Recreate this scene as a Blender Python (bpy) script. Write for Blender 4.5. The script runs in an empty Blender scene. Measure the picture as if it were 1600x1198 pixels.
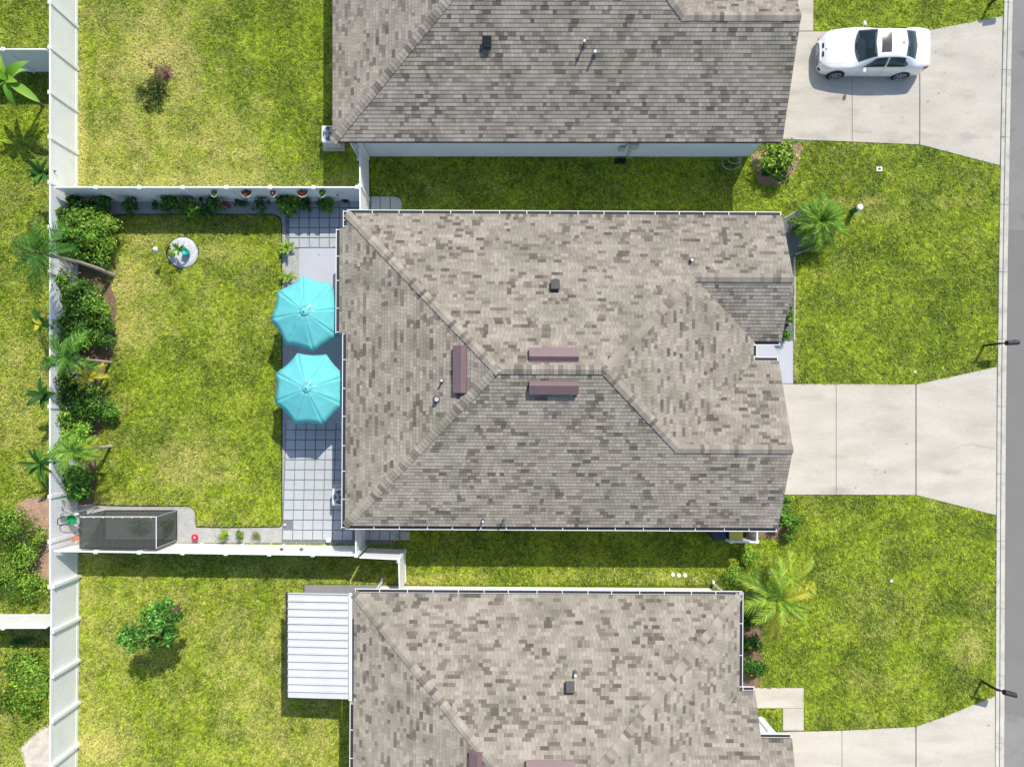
import bpy, math, random
import numpy as np
from mathutils import Vector, Matrix
random.seed(7); np.random.seed(7)
R = math.radians
SC = bpy.context.scene
# ------------------------------------------------------------------ camera, light, exposure
H, F, NX, NY = 30.0, 1067.0, 783.0, 640.0        # drone height, focal length in px of a 1600 px frame, point straight below
cd = bpy.data.cameras.new('camera'); cam = bpy.data.objects.new('camera', cd); SC.collection.objects.link(cam)
cam.location = (0, 0, H); cd.sensor_width = 36; cd.lens = 36 * F / 1600
cd.shift_x = (800 - NX) / 1600; cd.shift_y = (NY - 599) / 1600; cd.clip_end = 500
SC.camera = cam
SUN_EL = 49.0; SUN_AZ = math.atan2(.42, .82)     # azimuth clockwise from +Y
wd = bpy.data.worlds.new('World'); SC.world = wd; wd.use_nodes = True
nt = wd.node_tree; bg = nt.nodes['Background']; sky = nt.nodes.new('ShaderNodeTexSky')
sky.sky_type = 'NISHITA'; sky.sun_disc = False; sky.sun_elevation = R(SUN_EL); sky.sun_rotation = SUN_AZ
nt.links.new(sky.outputs[0], bg.inputs[0]); bg.inputs[1].default_value = .15
sl = bpy.data.lights.new('sun', 'SUN'); sl.energy = 3.9; sl.angle = R(.53); sl.color = (1, .94, .84)
so = bpy.data.objects.new('sun', sl); SC.collection.objects.link(so)
sd = Vector((math.sin(SUN_AZ) * math.cos(R(SUN_EL)), math.cos(SUN_AZ) * math.cos(R(SUN_EL)), math.sin(R(SUN_EL))))
so.rotation_euler = sd.to_track_quat('Z', 'Y').to_euler(); so.location = sd * 60
vs = SC.view_settings; vs.view_transform = 'Standard'; vs.look = 'None'; vs.exposure = .36; vs.gamma = 1; vs.use_curve_mapping = False

# ------------------------------------------------------------------ helpers
def W(px, py, z=0.0):
    k = (H - z) / F
    return Vector(((px - NX) * k, (NY - py) * k, z))
def link(o, parent=None):
    SC.collection.objects.link(o)
    if parent is not None: o.parent = parent
    return o
def tag(o, label=None, cat=None, group=None, kind=None):
    if label: o['label'] = label
    if cat: o['category'] = cat
    if group: o['group'] = group
    if kind: o['kind'] = kind
    return o
def empty(name, loc=(0, 0, 0), rz=0, label=None, cat=None, group=None):
    o = bpy.data.objects.new(name, None); o.location = loc; o.rotation_euler = (0, 0, rz); o.empty_display_size = .2
    link(o); return tag(o, label, cat, group)
def inst(src, parent, loc, rot=None):
    o = bpy.data.objects.new(src.name.split('.')[0], src.data); o.location = loc
    if rot is not None: o.rotation_euler = rot
    return link(o, parent)
def copy_tree(o, parent=None):
    c = o.copy(); link(c, parent)
    for ch in o.children: copy_tree(ch, c)
    return c
class MB:
    def __init__(s): s.v = []; s.f = []; s.c = []; s.col = None
    def add(s, vs_, fs, col=None):
        n = len(s.v); s.v += [tuple(v) for v in vs_]; s.f += [tuple(i + n for i in f) for f in fs]
        s.c += [col or (1, 1, 1)] * len(vs_); return s
    def box(s, c, d, rz=0, col=None, taper=1):
        x, y, z = d[0] / 2, d[1] / 2, d[2] / 2; cr, sr = math.cos(rz), math.sin(rz); P = []
        for k in (-1, 1):
            t = taper if k > 0 else 1
            for a, b in ((-1, -1), (1, -1), (1, 1), (-1, 1)):
                u, v = a * x * t, b * y * t; P.append((c[0] + u * cr - v * sr, c[1] + u * sr + v * cr, c[2] + k * z))
        return s.add(P, [(3, 2, 1, 0), (4, 5, 6, 7), (0, 1, 5, 4), (1, 2, 6, 5), (2, 3, 7, 6), (3, 0, 4, 7)], col)
    def prism(s, poly, z0, z1, col=None):
        n = len(poly); a = sum(poly[i][0] * poly[(i + 1) % n][1] - poly[(i + 1) % n][0] * poly[i][1] for i in range(n))
        if a < 0: poly = poly[::-1]
        P = [(p[0], p[1], z0) for p in poly] + [(p[0], p[1], z1) for p in poly]
        return s.add(P, [tuple(range(n - 1, -1, -1)), tuple(range(n, 2 * n))] + [(i, (i + 1) % n, n + (i + 1) % n, n + i) for i in range(n)], col)
    def tube(s, pts, r, n=8, col=None, cap=True):
        pts = [Vector(p) for p in pts]; rs = r if isinstance(r, (list, tuple)) else [r] * len(pts); P = []; Fc = []
        up = None
        for i, p in enumerate(pts):
            t = (pts[min(i + 1, len(pts) - 1)] - pts[max(i - 1, 0)]).normalized()
            if up is None: up = Vector((0, 0, 1)) if abs(t.z) < .9 else Vector((1, 0, 0))
            a = t.cross(up).normalized(); b = t.cross(a).normalized(); up = -b if (-b).dot(up) > 0 else b
            a = t.cross(up).normalized(); b = a.cross(t).normalized()
            for k in range(n):
                q = 2 * math.pi * k / n; P.append(p + a * math.cos(q) * rs[i] + b * math.sin(q) * rs[i])
        for i in range(len(pts) - 1):
            for k in range(n):
                Fc.append((i * n + k, i * n + (k + 1) % n, (i + 1) * n + (k + 1) % n, (i + 1) * n + k))
        if cap: Fc += [tuple(range(n - 1, -1, -1)), tuple(range((len(pts) - 1) * n, len(pts) * n))]
        return s.add(P, Fc, col)
    def lathe(s, prof, n=24, c=(0, 0, 0), col=None):
        P = []; Fc = []
        for r, z in prof:
            for k in range(n):
                q = 2 * math.pi * k / n; P.append((c[0] + r * math.cos(q), c[1] + r * math.sin(q), c[2] + z))
        for i in range(len(prof) - 1):
            for k in range(n): Fc.append((i * n + k, i * n + (k + 1) % n, (i + 1) * n + (k + 1) % n, (i + 1) * n + k))
        Fc += [tuple(range(n - 1, -1, -1)), tuple(range((len(prof) - 1) * n, len(prof) * n))]
        return s.add(P, Fc, col)
    def build(s, name, m, parent=None, smooth=False, loc=None, bevel=0):
        me = bpy.data.meshes.new(name); me.from_pydata(s.v, [], s.f)
        if any(c != (1, 1, 1) for c in s.c):
            at = me.color_attributes.new('Col', 'FLOAT_COLOR', 'POINT')
            at.data.foreach_set('color', np.array([(*c, 1) for c in s.c], dtype=np.float32).ravel())
        if smooth: me.polygons.foreach_set('use_smooth', [True] * len(me.polygons))
        me.materials.append(m); o = bpy.data.objects.new(name, me)
        if loc is not None: o.location = loc
        if bevel:
            b = o.modifiers.new('b', 'BEVEL'); b.width = bevel; b.segments = 2; b.limit_method = 'ANGLE'
        return link(o, parent)
def np_mesh(name, V, T, C, m, parent=None, smooth=False):
    V = np.asarray(V, dtype=np.float32); T = np.asarray(T, dtype=np.int32); me = bpy.data.meshes.new(name)
    me.vertices.add(len(V)); me.vertices.foreach_set('co', V.ravel()); k = T.shape[1]
    me.loops.add(T.size); me.loops.foreach_set('vertex_index', T.ravel()); me.polygons.add(len(T))
    me.polygons.foreach_set('loop_start', np.arange(0, T.size, k, dtype=np.int32))
    try: me.polygons.foreach_set('loop_total', np.full(len(T), k, dtype=np.int32))
    except Exception: pass
    if C is not None:
        at = me.color_attributes.new('Col', 'FLOAT_COLOR', 'POINT')
        at.data.foreach_set('color', np.concatenate([C, np.ones((len(C), 1))], 1).astype(np.float32).ravel())
    me.update(calc_edges=True); me.materials.append(m)
    if smooth: me.polygons.foreach_set('use_smooth', [True] * len(T))
    return link(bpy.data.objects.new(name, me), parent)

# ------------------------------------------------------------------ materials
def mat(name, col, rough=.6, spec=.4, metal=0, n1=(0, 5), n2=(0, 60), bump=(0, 80), attr=False, trans=0, alpha=1, tint=None, coat=0, stretch=None, spots=None):
    """n1/n2: (amount, scale) of brightness noise; bump: (distance m, scale); tint: (colour, amount, scale) blotches"""
    m = bpy.data.materials.new(name); m.use_nodes = True; t = m.node_tree; N = t.nodes; L = t.links; b = N['Principled BSDF']
    b.inputs['Roughness'].default_value = rough; b.inputs['Specular IOR Level'].default_value = spec; b.inputs['Metallic'].default_value = metal
    if 'Diffuse Roughness' in b.inputs and rough > .8: b.inputs['Diffuse Roughness'].default_value = .35
    if coat: b.inputs['Coat Weight'].default_value = coat; b.inputs['Coat Roughness'].default_value = .05
    geo = N.new('ShaderNodeNewGeometry'); pos = geo.outputs['Position']
    if stretch:
        mp = N.new('ShaderNodeMapping'); mp.inputs['Scale'].default_value = stretch; L.new(pos, mp.inputs[0]); pos = mp.outputs[0]
    if attr:
        a = N.new('ShaderNodeAttribute'); a.attribute_name = 'Col'; cur = a.outputs['Color']
        mx = N.new('ShaderNodeMix'); mx.data_type = 'RGBA'; mx.blend_type = 'MULTIPLY'; mx.inputs[0].default_value = 1
        L.new(cur, mx.inputs[6]); mx.inputs[7].default_value = (*col, 1); cur = mx.outputs[2]
    else:
        rg = N.new('ShaderNodeRGB'); rg.outputs[0].default_value = (*col, 1); cur = rg.outputs[0]
    def noise(sc, det=4):
        n = N.new('ShaderNodeTexNoise'); n.inputs['Scale'].default_value = sc; n.inputs['Detail'].default_value = det; L.new(pos, n.inputs['Vector']); return n.outputs['Fac']
    if tint:
        mr = N.new('ShaderNodeMapRange'); mr.inputs[1].default_value = .5; mr.inputs[2].default_value = .72; L.new(noise(tint[2], 5), mr.inputs[0]); mr.inputs[4].default_value = tint[1]
        mx = N.new('ShaderNodeMix'); mx.data_type = 'RGBA'; L.new(mr.outputs[0], mx.inputs[0]); L.new(cur, mx.inputs[6]); mx.inputs[7].default_value = (*tint[0], 1); cur = mx.outputs[2]
    if spots:
        mr = N.new('ShaderNodeMapRange'); mr.inputs[1].default_value = .60; mr.inputs[2].default_value = .78; L.new(noise(spots[2], 7), mr.inputs[0]); mr.inputs[4].default_value = spots[1]
        mx = N.new('ShaderNodeMix'); mx.data_type = 'RGBA'; L.new(mr.outputs[0], mx.inputs[0]); L.new(cur, mx.inputs[6]); mx.inputs[7].default_value = (*spots[0], 1); cur = mx.outputs[2]
    for amt, sc in (n1, n2):
        if amt:
            mr = N.new('ShaderNodeMapRange'); mr.inputs[1].default_value = .3; mr.inputs[2].default_value = .7; mr.inputs[3].default_value = 1 - amt; mr.inputs[4].default_value = 1 + amt
            L.new(noise(sc), mr.inputs[0]); mx = N.new('ShaderNodeMix'); mx.data_type = 'RGBA'; mx.blend_type = 'MULTIPLY'; mx.inputs[0].default_value = 1
            L.new(cur, mx.inputs[6]); L.new(mr.outputs[0], mx.inputs[7]); cur = mx.outputs[2]
    L.new(cur, b.inputs['Base Color'])
    if bump[0]:
        bp = N.new('ShaderNodeBump'); bp.inputs['Distance'].default_value = bump[0]; L.new(noise(bump[1], 5), bp.inputs['Height']); L.new(bp.outputs[0], b.inputs['Normal'])
    out = N['Material Output']; last = b.outputs[0]
    if trans:
        tr = N.new('ShaderNodeBsdfTranslucent'); L.new(cur, tr.inputs[0]); ms = N.new('ShaderNodeMixShader'); ms.inputs[0].default_value = trans
        L.new(last, ms.inputs[1]); L.new(tr.outputs[0], ms.inputs[2]); last = ms.outputs[0]
    if alpha < 1:
        tp = N.new('ShaderNodeBsdfTransparent'); ms = N.new('ShaderNodeMixShader'); ms.inputs[0].default_value = alpha
        L.new(tp.outputs[0], ms.inputs[1]); L.new(last, ms.inputs[2]); last = ms.outputs[0]
    L.new(last, out.inputs[0]); return m
M = dict(
    ground=mat('turf soil', (1, 1, 1), .95, .1, attr=True, n1=(.15, 3), n2=(.35, 40), bump=(.03, 60)),
    blade=mat('grass blade', (1, 1, 1), .55, .25, attr=True, trans=.3),
    leaf=mat('leaf', (1, 1, 1), .5, .22, attr=True, trans=.25),
    shingle=mat('asphalt shingle', (1, 1, 1), .95, .12, attr=True, n1=(.10, 1.3), n2=(.10, 90), bump=(.004, 250), tint=((.15, .155, .11), .42, .7)),
    deck=mat('roof felt', (.06, .055, .05), .95, .1, n2=(.2, 30)),
    white=mat('white vinyl', (.82, .825, .825), .42, .4, n1=(.03, .8), n2=(.02, 12), tint=((.70, .725, .70), .45, 1.3)),
    awning=mat('awning metal', (.60, .605, .60), .45, .4, n1=(.04, 1.2), n2=(.03, 14), tint=((.50, .515, .53), .5, 1.0)),
    gutter=mat('white aluminium', (.70, .705, .715), .35, .5, n2=(.04, 9)),
    dark=mat('dark mesh', (.035, .034, .035), .7, .3, n2=(.3, 30)),
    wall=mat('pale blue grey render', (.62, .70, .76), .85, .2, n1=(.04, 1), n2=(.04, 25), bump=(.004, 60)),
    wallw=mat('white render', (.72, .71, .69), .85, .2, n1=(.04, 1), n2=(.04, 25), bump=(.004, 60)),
    soffit=mat('soffit white', (.75, .75, .74), .7, .3, n2=(.03, 8)),
    conc=mat('broom concrete', (.555, .515, .44), .9, .2, n1=(.08, .9), n2=(.05, 14), bump=(.003, 120), tint=((.43, .385, .315), .5, 1.0), spots=((.22, .20, .17), .5, .75), stretch=(.5, 1.4, 1)),
    concw=mat('pale painted concrete', (.44, .455, .50), .8, .25, n1=(.03, 1.2), n2=(.03, 20), bump=(.002, 120)),
    conck=mat('kerb concrete', (.56, .535, .46), .9, .2, n1=(.1, 1.5), n2=(.08, 25), bump=(.003, 90), tint=((.33, .32, .29), .6, 2.2)),
    paver=mat('grey concrete paver', (.44, .465, .485), .85, .2, n1=(.05, 1.5), n2=(.05, 25), bump=(.003, 110), tint=((.42, .45, .48), .5, 3)),
    asphalt=mat('worn asphalt', (.27, .262, .245), .95, .15, n1=(.05, .6), n2=(.2, 55), bump=(.006, 140), tint=((.225, .218, .205), .6, .8), spots=((.14, .135, .13), .7, 1.5)),
    asphaltd=mat('newer asphalt', (.225, .218, .206), .95, .15, n1=(.05, .6), n2=(.22, 60), bump=(.006, 140)),
    gravel=mat('grey gravel', (.40, .40, .385), .95, .15, n1=(.08, 3), n2=(.5, 36), bump=(.02, 45)),
    gravelw=mat('white pebble', (.56, .58, .58), .9, .2, n1=(.12, 6), n2=(.4, 30), bump=(.02, 45)),
    dgravel=mat('joint gravel', (.19, .20, .20), .95, .15, n2=(.5, 50), bump=(.01, 60)),
    mulch=mat('wood mulch', (.40, .27, .19), .95, .1, n1=(.15, 3), n2=(.6, 28), bump=(.03, 35)),
    soil=mat('brown soil', (.22, .15, .10), .95, .1, n1=(.2, 2), n2=(.5, 26), bump=(.03, 30)),
    sand=mat('pale sand', (.55, .50, .43), .95, .1, n1=(.15, 3), n2=(.25, 30), bump=(.02, 30)),
    edging=mat('black edging', (.035, .035, .035), .5, .4),
    turq=mat('turquoise canvas', (.15, .57, .58), .8, .2, n1=(.05, 2.5), n2=(.03, 180), bump=(.03, 3), trans=.12),
    metal=mat('galvanised pipe', (.55, .55, .56), .4, .5, metal=.6, n2=(.1, 20)),
    grey=mat('grey painted metal', (.42, .44, .46), .45, .5, n2=(.05, 20)),
    lead=mat('lead flashing', (.10, .10, .115), .5, .5, n2=(.15, 20)),
    black=mat('black plastic', (.018, .018, .022), .4, .45, n2=(.1, 20)),
    brown=mat('brown vent metal', (.175, .115, .118), .5, .4, n1=(.06, 3), n2=(.05, 20)),
    carp=mat('white car paint', (.74, .75, .77), .22, .5, coat=.7, n2=(.01, 3)),
    glass=mat('car glass', (.012, .03, .036), .04, .6, coat=.3, alpha=.72), cabin=mat('cabin fabric', (.09, .085, .08), .8, .2, n2=(.1, 60)), dash=mat('dashboard', (.10, .14, .14), .6, .3, n1=(.3, 6)),
    sroof=mat('sunroof glass', (.05, .045, .045), .12, .6, n1=(.6, 3)),
    tyre=mat('tyre', (.02, .02, .02), .8, .3), rim=mat('alloy rim', (.50, .51, .53), .3, .6, metal=.7),
    red=mat('red lens', (.55, .02, .03), .2, .6), lamp=mat('headlight lens', (.62, .65, .66), .12, .6),
    cloth=mat('shade cloth', (.06, .07, .058), .8, .2, alpha=.68, n2=(.2, 160)),
    bark=mat('palm bark', (.40, .34, .27), .9, .15, n1=(.15, 6), n2=(.3, 30), bump=(.02, 25)),
    twig=mat('brown stem', (.17, .115, .075), .9, .15, n2=(.3, 40), bump=(.01, 40)),
    orange=mat('orange plastic', (.75, .14, .03), .45, .4), terra=mat('planter coir', (.30, .10, .05), .95, .1, n2=(.6, 40), bump=(.02, 50)),
    greenp=mat('green plastic', (.015, .26, .10), .4, .4), ped=mat('pedestal green', (.02, .13, .075), .45, .4),
    teal=mat('teal glaze', (.02, .36, .32), .25, .5), redf=mat('red petals', (.78, .02, .06), .5, .3), pinkw=mat('pinkish white', (.78, .66, .64), .4, .4),
    yellow=mat('yellow lid', (.62, .55, .12), .5, .4), wood=mat('wooden handle', (.45, .33, .2), .6, .3), copper=mat('brown metal art', (.12, .07, .05), .5, .4),
    navy=mat('dark bin', (.03, .04, .08), .5, .4), hose=mat('pale hose', (.55, .56, .52), .5, .4), gdoor=mat('garage door', (.72, .72, .70), .6, .3))

# ------------------------------------------------------------------ numpy noise and turf colour
_g = {}
def vn(x, y, sc, seed):
    if seed not in _g: _g[seed] = np.random.RandomState(seed).rand(257, 257)
    g = _g[seed]; x = np.asarray(x) * sc + 500.3; y = np.asarray(y) * sc + 511.7
    xi = np.floor(x).astype(int); yi = np.floor(y).astype(int); fx = x - xi; fy = y - yi; fx = fx * fx * (3 - 2 * fx); fy = fy * fy * (3 - 2 * fy)
    a = g[xi % 256, yi % 256]; b = g[(xi + 1) % 256, yi % 256]; c = g[xi % 256, (yi + 1) % 256]; d = g[(xi + 1) % 256, (yi + 1) % 256]
    return (a * (1 - fx) + b * fx) * (1 - fy) + (c * (1 - fx) + d * fx) * fy
def fbm(x, y, sc, seed, o=4):
    s = 0; w = 0
    for i in range(o): s = s + vn(x, y, sc * 2 ** i, seed + i) * .6 ** i; w += .6 ** i
    return s / w
# px, py, radius px x, y, strength of dryness (negative = lush)
BLOT = [(250, 120, 60, 70, .42), (270, 60, 90, 60, .22), (300, 230, 120, 60, .3), (180, 240, 60, 50, .25), (235, 90, 25, 20, .4), (430, 60, 90, 60, -.5), (470, 150, 60, 90, -.25),
        (230, 370, 50, 20, .45), (210, 440, 35, 70, .5), (340, 395, 40, 22, .4), (190, 520, 20, 50, .35), (220, 520, 40, 30, .3), (180, 780, 70, 14, .5), (270, 740, 50, 40, .4), (300, 700, 50, 50, .25), (330, 815, 25, 10, .45),
        (420, 700, 25, 120, -.3), (330, 600, 80, 60, -.1), (190, 640, 25, 40, .4), (150, 650, 10, 30, .4), (160, 430, 30, 60, .4),
        (40, 560, 60, 120, .3), (20, 640, 50, 80, .2), (40, 200, 60, 90, -.3), (40, 40, 60, 50, -.3), (60, 980, 30, 20, .2),
        (160, 1170, 50, 40, .55), (150, 1140, 30, 30, .3), (300, 1000, 120, 90, .12), (400, 1100, 80, 90, .22), (140, 950, 14, 100, .3), (128, 150, 8, 150, .4), (125, 230, 8, 90, .4), (300, 285, 200, 14, .35),
        (1390, 340, 30, 16, .35), (1340, 330, 30, 20, .25), (1350, 315, 120, 7, .4), (1380, 430, 60, 40, -.15), (1400, 520, 120, 60, -.3), (1290, 440, 60, 80, .12), (1245, 520, 5, 80, .5), (1245, 580, 6, 20, .4), (1500, 350, 50, 50, .12),
        (1510, 1010, 30, 20, .4), (1450, 1060, 60, 60, .1), (1350, 960, 80, 60, .12), (1530, 1000, 16, 120, .25), (1250, 1060, 50, 40, -.25), (1470, 960, 20, 100, -.35), (1300, 850, 80, 30, -.25), (1480, 790, 60, 10, .35), (1230, 880, 50, 40, -.1),
        (1400, 250, 120, 12, -.2), (1300, 290, 90, 30, .1), (1080, 905, 60, 10, .3), (750, 300, 200, 20, .1), (900, 902, 350, 9, .2), (670, 905, 60, 8, .4), (1380, 18, 100, 20, -.2)]
def turf(x, y):
    dry = -.02 + .42 * (fbm(x, y, .28, 11) - .42) + .75 * (fbm(x, y, 1.9, 31, 5) - .5)
    px = x * F / H + NX; py = NY - y * F / H
    lushR = np.clip((px - 560) / 500, 0, 1); dry = dry - .06 * lushR + .08 * (px < 570) * (py < 311) + .10 * (px < 570) * (py > 860) + .02 * (px < 570)
    for bx, by, rx, ry, s in BLOT: dry = dry + (s * .75 if s > 0 else s * .6) * np.exp(-((px - bx) / rx) ** 2 - ((py - by) / ry) ** 2)
    return np.clip(dry, 0, 1), fbm(x, y, .9, 51)
G0 = np.array((.055, .14, .006)); G1 = np.array((.42, .54, .024)); GS = np.array((.74, .68, .22)); GB = np.array((.25, .22, .09))
def turfcol(x, y, jit):
    d, g = turf(x, y); g = np.clip(1.25 * (g - .5) + .58 + .95 * (jit - .5), 0, 1)[:, None]; c = G0 * (1 - g) + G1 * g; c = c * (.22 + .85 * vn(x, y, 9, 303) + .75 * vn(x, y, 17, 305))[:, None]
    d2 = np.clip(d * 1.35 + .75 * (jit[::-1] - .5), 0, 1)[:, None]; return c * (1 - d2) + GS * d2
def inpoly(x, y, P):
    r = np.zeros(len(x), bool); n = len(P)
    for i in range(n):
        x0, y0 = P[i][:2]; x1, y1 = P[(i + 1) % n][:2]
        if y0 == y1: continue
        c = ((y0 > y) != (y1 > y)) & (x < (x1 - x0) * (y - y0) / (y1 - y0) + x0); r ^= c
    return r
# ------------------------------------------------------------------ SETTING: ground
gx, gy = np.arange(-60, 60.1, .3), np.arange(-55, 55.1, .3); X, Y = np.meshgrid(gx, gy); Xf, Yf = X.ravel(), Y.ravel(); nx_ = len(gx); ny_ = len(gy)
d, g = turf(Xf, Yf); c = (G0 * .6) * (1 - g[:, None]) + (G1 * .42) * g[:, None]; c = c * (1 - d[:, None]) + GB * d[:, None]
I = np.arange(nx_ * ny_).reshape(ny_, nx_); Q = np.stack([I[:-1, :-1], I[:-1, 1:], I[1:, 1:], I[1:, :-1]], -1).reshape(-1, 4)
tag(np_mesh('ground', np.stack([Xf, Yf, Xf * 0], 1), Q, c, M['ground']), kind='structure')
MB().add([(-400, -400, -.03), (400, -400, -.03), (400, 400, -.03), (-400, 400, -.03)], [(0, 1, 2, 3)]).build('terrain', mat('distant turf', (.14, .2, .03), .95, .1, n1=(.3, .1), n2=(.2, 2)))['kind'] = 'structure'
def sheet(name, pts, z, m, label=None):
    o = MB().prism([W(*p)[:2] for p in pts], -.01, z).build(name, m); return tag(o, kind='structure', label=label)
# beds
sheet('gravel_bed', [(95, 309), (456, 309), (456, 387), (470, 387), (470, 662), (450, 664), (446, 848), (118, 848), (118, 788), (296, 791), (304, 795), (307, 803), (308, 822), (440, 822), (440, 350), (436, 340), (426, 335), (95, 335)], .006, M['gravel'])
sheet('planting_bed', [(95, 335.5), (170, 335.5), (178, 380), (168, 430), (185, 470), (178, 560), (165, 570), (160, 600), (168, 650), (155, 680), (150, 760), (143, 787), (95, 787)], .004, M['soil'])
sheet('paver_base', [(446, 309.5), (579, 309.5), (579, 389), (446, 389)], .010, M['dgravel'])
sheet('paver_base', [(446.5, 660), (560, 660), (560, 818), (618, 824), (618, 851), (440, 851)], .010, M['dgravel'])
sheet('mulch_bed', [(20, 790), (40, 777), (100, 772), (100, 905), (60, 905), (30, 880)], .006, M['mulch'])
sheet('mulch_bed', [(1172, 246), (1190, 232), (1210, 224), (1250, 224), (1258, 232), (1246, 262), (1232, 282), (1212, 292), (1186, 289), (1178, 275)], .006, M['mulch'])
sheet('gravel_bed', [(1210, 340), (1225, 341), (1242, 331), (1262, 322), (1292, 332), (1300, 362), (1275, 378), (1243, 396), (1240, 402), (1239, 600), (1210, 600)], .006, M['dgravel'])
sheet('planting_bed', [(1100, 925), (1200, 925), (1194, 1074), (1100, 1074)], .006, M['soil'])
sheet('planting_bed', [(1180, 780), (1234, 776), (1240, 830), (1215, 850), (1180, 836)], .006, M['soil'])
sheet('sand_patch', [(28, 1168), (50, 1150), (64, 1132), (100, 1135), (100, 1240), (45, 1240), (42, 1200)], .006, M['sand'])
sheet('mulch_ring', [(277 + 10 * math.cos(a), 957 + 15 * math.sin(a)) for a in np.linspace(0, 6.1, 18)], .012, mat('dark mulch', (.13, .07, .055), .95, .1, n2=(.4, 30), bump=(.02, 40)))
# road, kerb
KX = [(-60, 1570), (0, 1568), (120, 1565), (250, 1562.5), (400, 1560), (600, 1557.5), (800, 1556), (1000, 1555), (1260, 1554)]
def kx(py): return float(np.interp(py, [k[0] for k in KX], [k[1] for k in KX]))
ys = list(range(-400, 1601, 50))
o = MB().prism([W(kx(y) + 14.6, y)[:2] for y in ys] + [W(1835, y)[:2] for y in ys[::-1]], -.01, .012).build('road', M['asphalt']); tag(o, kind='structure')
o = MB().prism([W(kx(y) + 15.2, y)[:2] for y in range(360, 1172, 58)] + [W(1835, 1171)[:2], W(1835, 360)[:2]], .013, .017).build('road_patch', M['asphaltd']); tag(o, kind='structure')
MB().prism([W(kx(y) + 1, y)[:2] for y in ys] + [W(kx(y) + 14, y)[:2] for y in ys[::-1]], -.01, .008).build('kerb_base', M['dgravel'])['kind'] = 'structure'
kb = empty('kerb'); kb['kind'] = 'structure'
for i, y in enumerate(range(-100, 1300, 105)):
    a, b2 = y + .3, y + 104.7
    MB().prism([W(kx(a), a)[:2], W(kx(b2), b2)[:2], W(kx(b2) + 5.5, b2)[:2], W(kx(a) + 5.5, a)[:2]], -.01, .055).build('kerb_stone', M['conck'], kb, bevel=.015)
    MB().prism([W(kx(a) + 7.6, a)[:2], W(kx(b2) + 7.6, b2)[:2], W(kx(b2) + 14.2, b2)[:2], W(kx(a) + 14.2, a)[:2]], -.01, .022).build('gutter_slab', M['conck'], kb)
# driveways of separate slabs
def slabs(name, polys, m, z=.03, bev=.008):
    r = empty(name); r['kind'] = 'structure'
    if len(polys) > 1 and bev: MB().prism([W(min(q[0] for p in polys for q in p) + 1, max(q[1] for q in polys[0] if q) - 1)[:2], W(1460, max(q[1] for q in polys[0]) - 1)[:2], W(1460, min(q[1] for q in polys[0]) + 3)[:2], W(min(q[0] for p in polys for q in p) + 1, min(q[1] for q in polys[0]) + 3)[:2]], -.01, .009).build('joint_filler', M['dgravel'], r) if name == 'driveway' else None
    for p in polys:
        MB().prism([W(*q)[:2] for q in p], -.01, z).build('slab', m, r, bevel=bev)
    return r
e = .35
slabs('driveway', [[(1190, 600), (1306 - e, 600), (1306 - e, 772.5), (1190, 772.5)], [(1306 + e, 600), (1430 - e, 600.5), (1430 - e, 773), (1306 + e, 772.5)],
                   [(1431 + e, 600.5), (1557, 573), (1555.6, 804.5), (1431 + e, 773)]], M['conc'])
slabs('driveway', [[(1180, 216), (1331 - e, 222), (1331 - e, 50), (1180, 50)], [(1331 + e, 222), (1436 - e, 226.5), (1436 - e, 49.5), (1331 + e, 50)],
                   [(1436.9 + e, 226.5), (1561.6, 259), (1566.2, 26), (1450, 48), (1436.9 + e, 49.5)]], M['conc'])
slabs('driveway', [[(1180, 1144), (1315 - e, 1141), (1315 - e, 1300), (1180, 1300)], [(1315 + e, 1141), (1430 - e, 1135), (1430 - e, 1300), (1315 + e, 1300)],
                   [(1431 + e, 1134.5), (1472, 1120), (1554, 1087), (1554, 1300), (1431 + e, 1300)]], M['conc'])
slabs('path', [[(1246, -60), (1270.5, -60), (1270.5, 49), (1246, 49)]], M['conc'])
slabs('path', [[(1160, 1074), (1255.5, 1074), (1255.5, 1105.5), (1160, 1105.5)], [(1223, 1106.3), (1255.5, 1106.3), (1255.5, 1140.2), (1223, 1140.2)]], M['conc'])
slabs('porch_slab', [[(1150, 533), (1239, 533), (1239, 599), (1150, 599)]], M['concw'])
slabs('patio_slab', [[(467.5, 388), (565, 388), (565, 661), (467.5, 661)]], M['concw'])
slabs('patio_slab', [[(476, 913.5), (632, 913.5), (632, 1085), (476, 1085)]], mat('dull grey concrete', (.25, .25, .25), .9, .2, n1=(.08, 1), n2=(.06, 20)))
# pavers: one object each
pv = empty('paved_terrace'); pv['kind'] = 'structure'; P0 = 15.65 / F * H
def paver_src(w, h, name='paver'):
    o = MB().box((0, 0, .02), (w, h, .05)).build(name, M['paver'], pv, bevel=.006); return o
src = None
def put_paver(px, py, rz, parent):
    global src
    q = W(px, py)
    if src is None: src = paver_src(P0 - .036, P0 - .036); o = src
    else: o = inst(src, parent, (0, 0, 0)); m_ = o.modifiers.new('b', 'BEVEL'); m_.width = .006; m_.segments = 1
    o.parent = parent; o.location = (q.x, q.y, random.uniform(0, .005)); o.rotation_euler = (random.uniform(-.004, .004), random.uniform(-.004, .004), rz + random.uniform(-.006, .006))
for i in range(8):
    for j in range(5): put_paver(452 + 15.7 * (i + .5), 309.5 + 15.6 * (j + .5), 0, pv)
pv2 = empty('paved_terrace'); pv2['kind'] = 'structure'
for j in range(12):
    y = 655.5 + 15.65 * (j + .5)
    for i in range(7):
        x = 447.3 + 15.6 * (i + .5) - .032 * (y - 671)
        if (j == 10 and i == 0): continue
        if y < 662 and x > 460: continue
        put_paver(x, y, R(-1.6), pv2)
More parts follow.
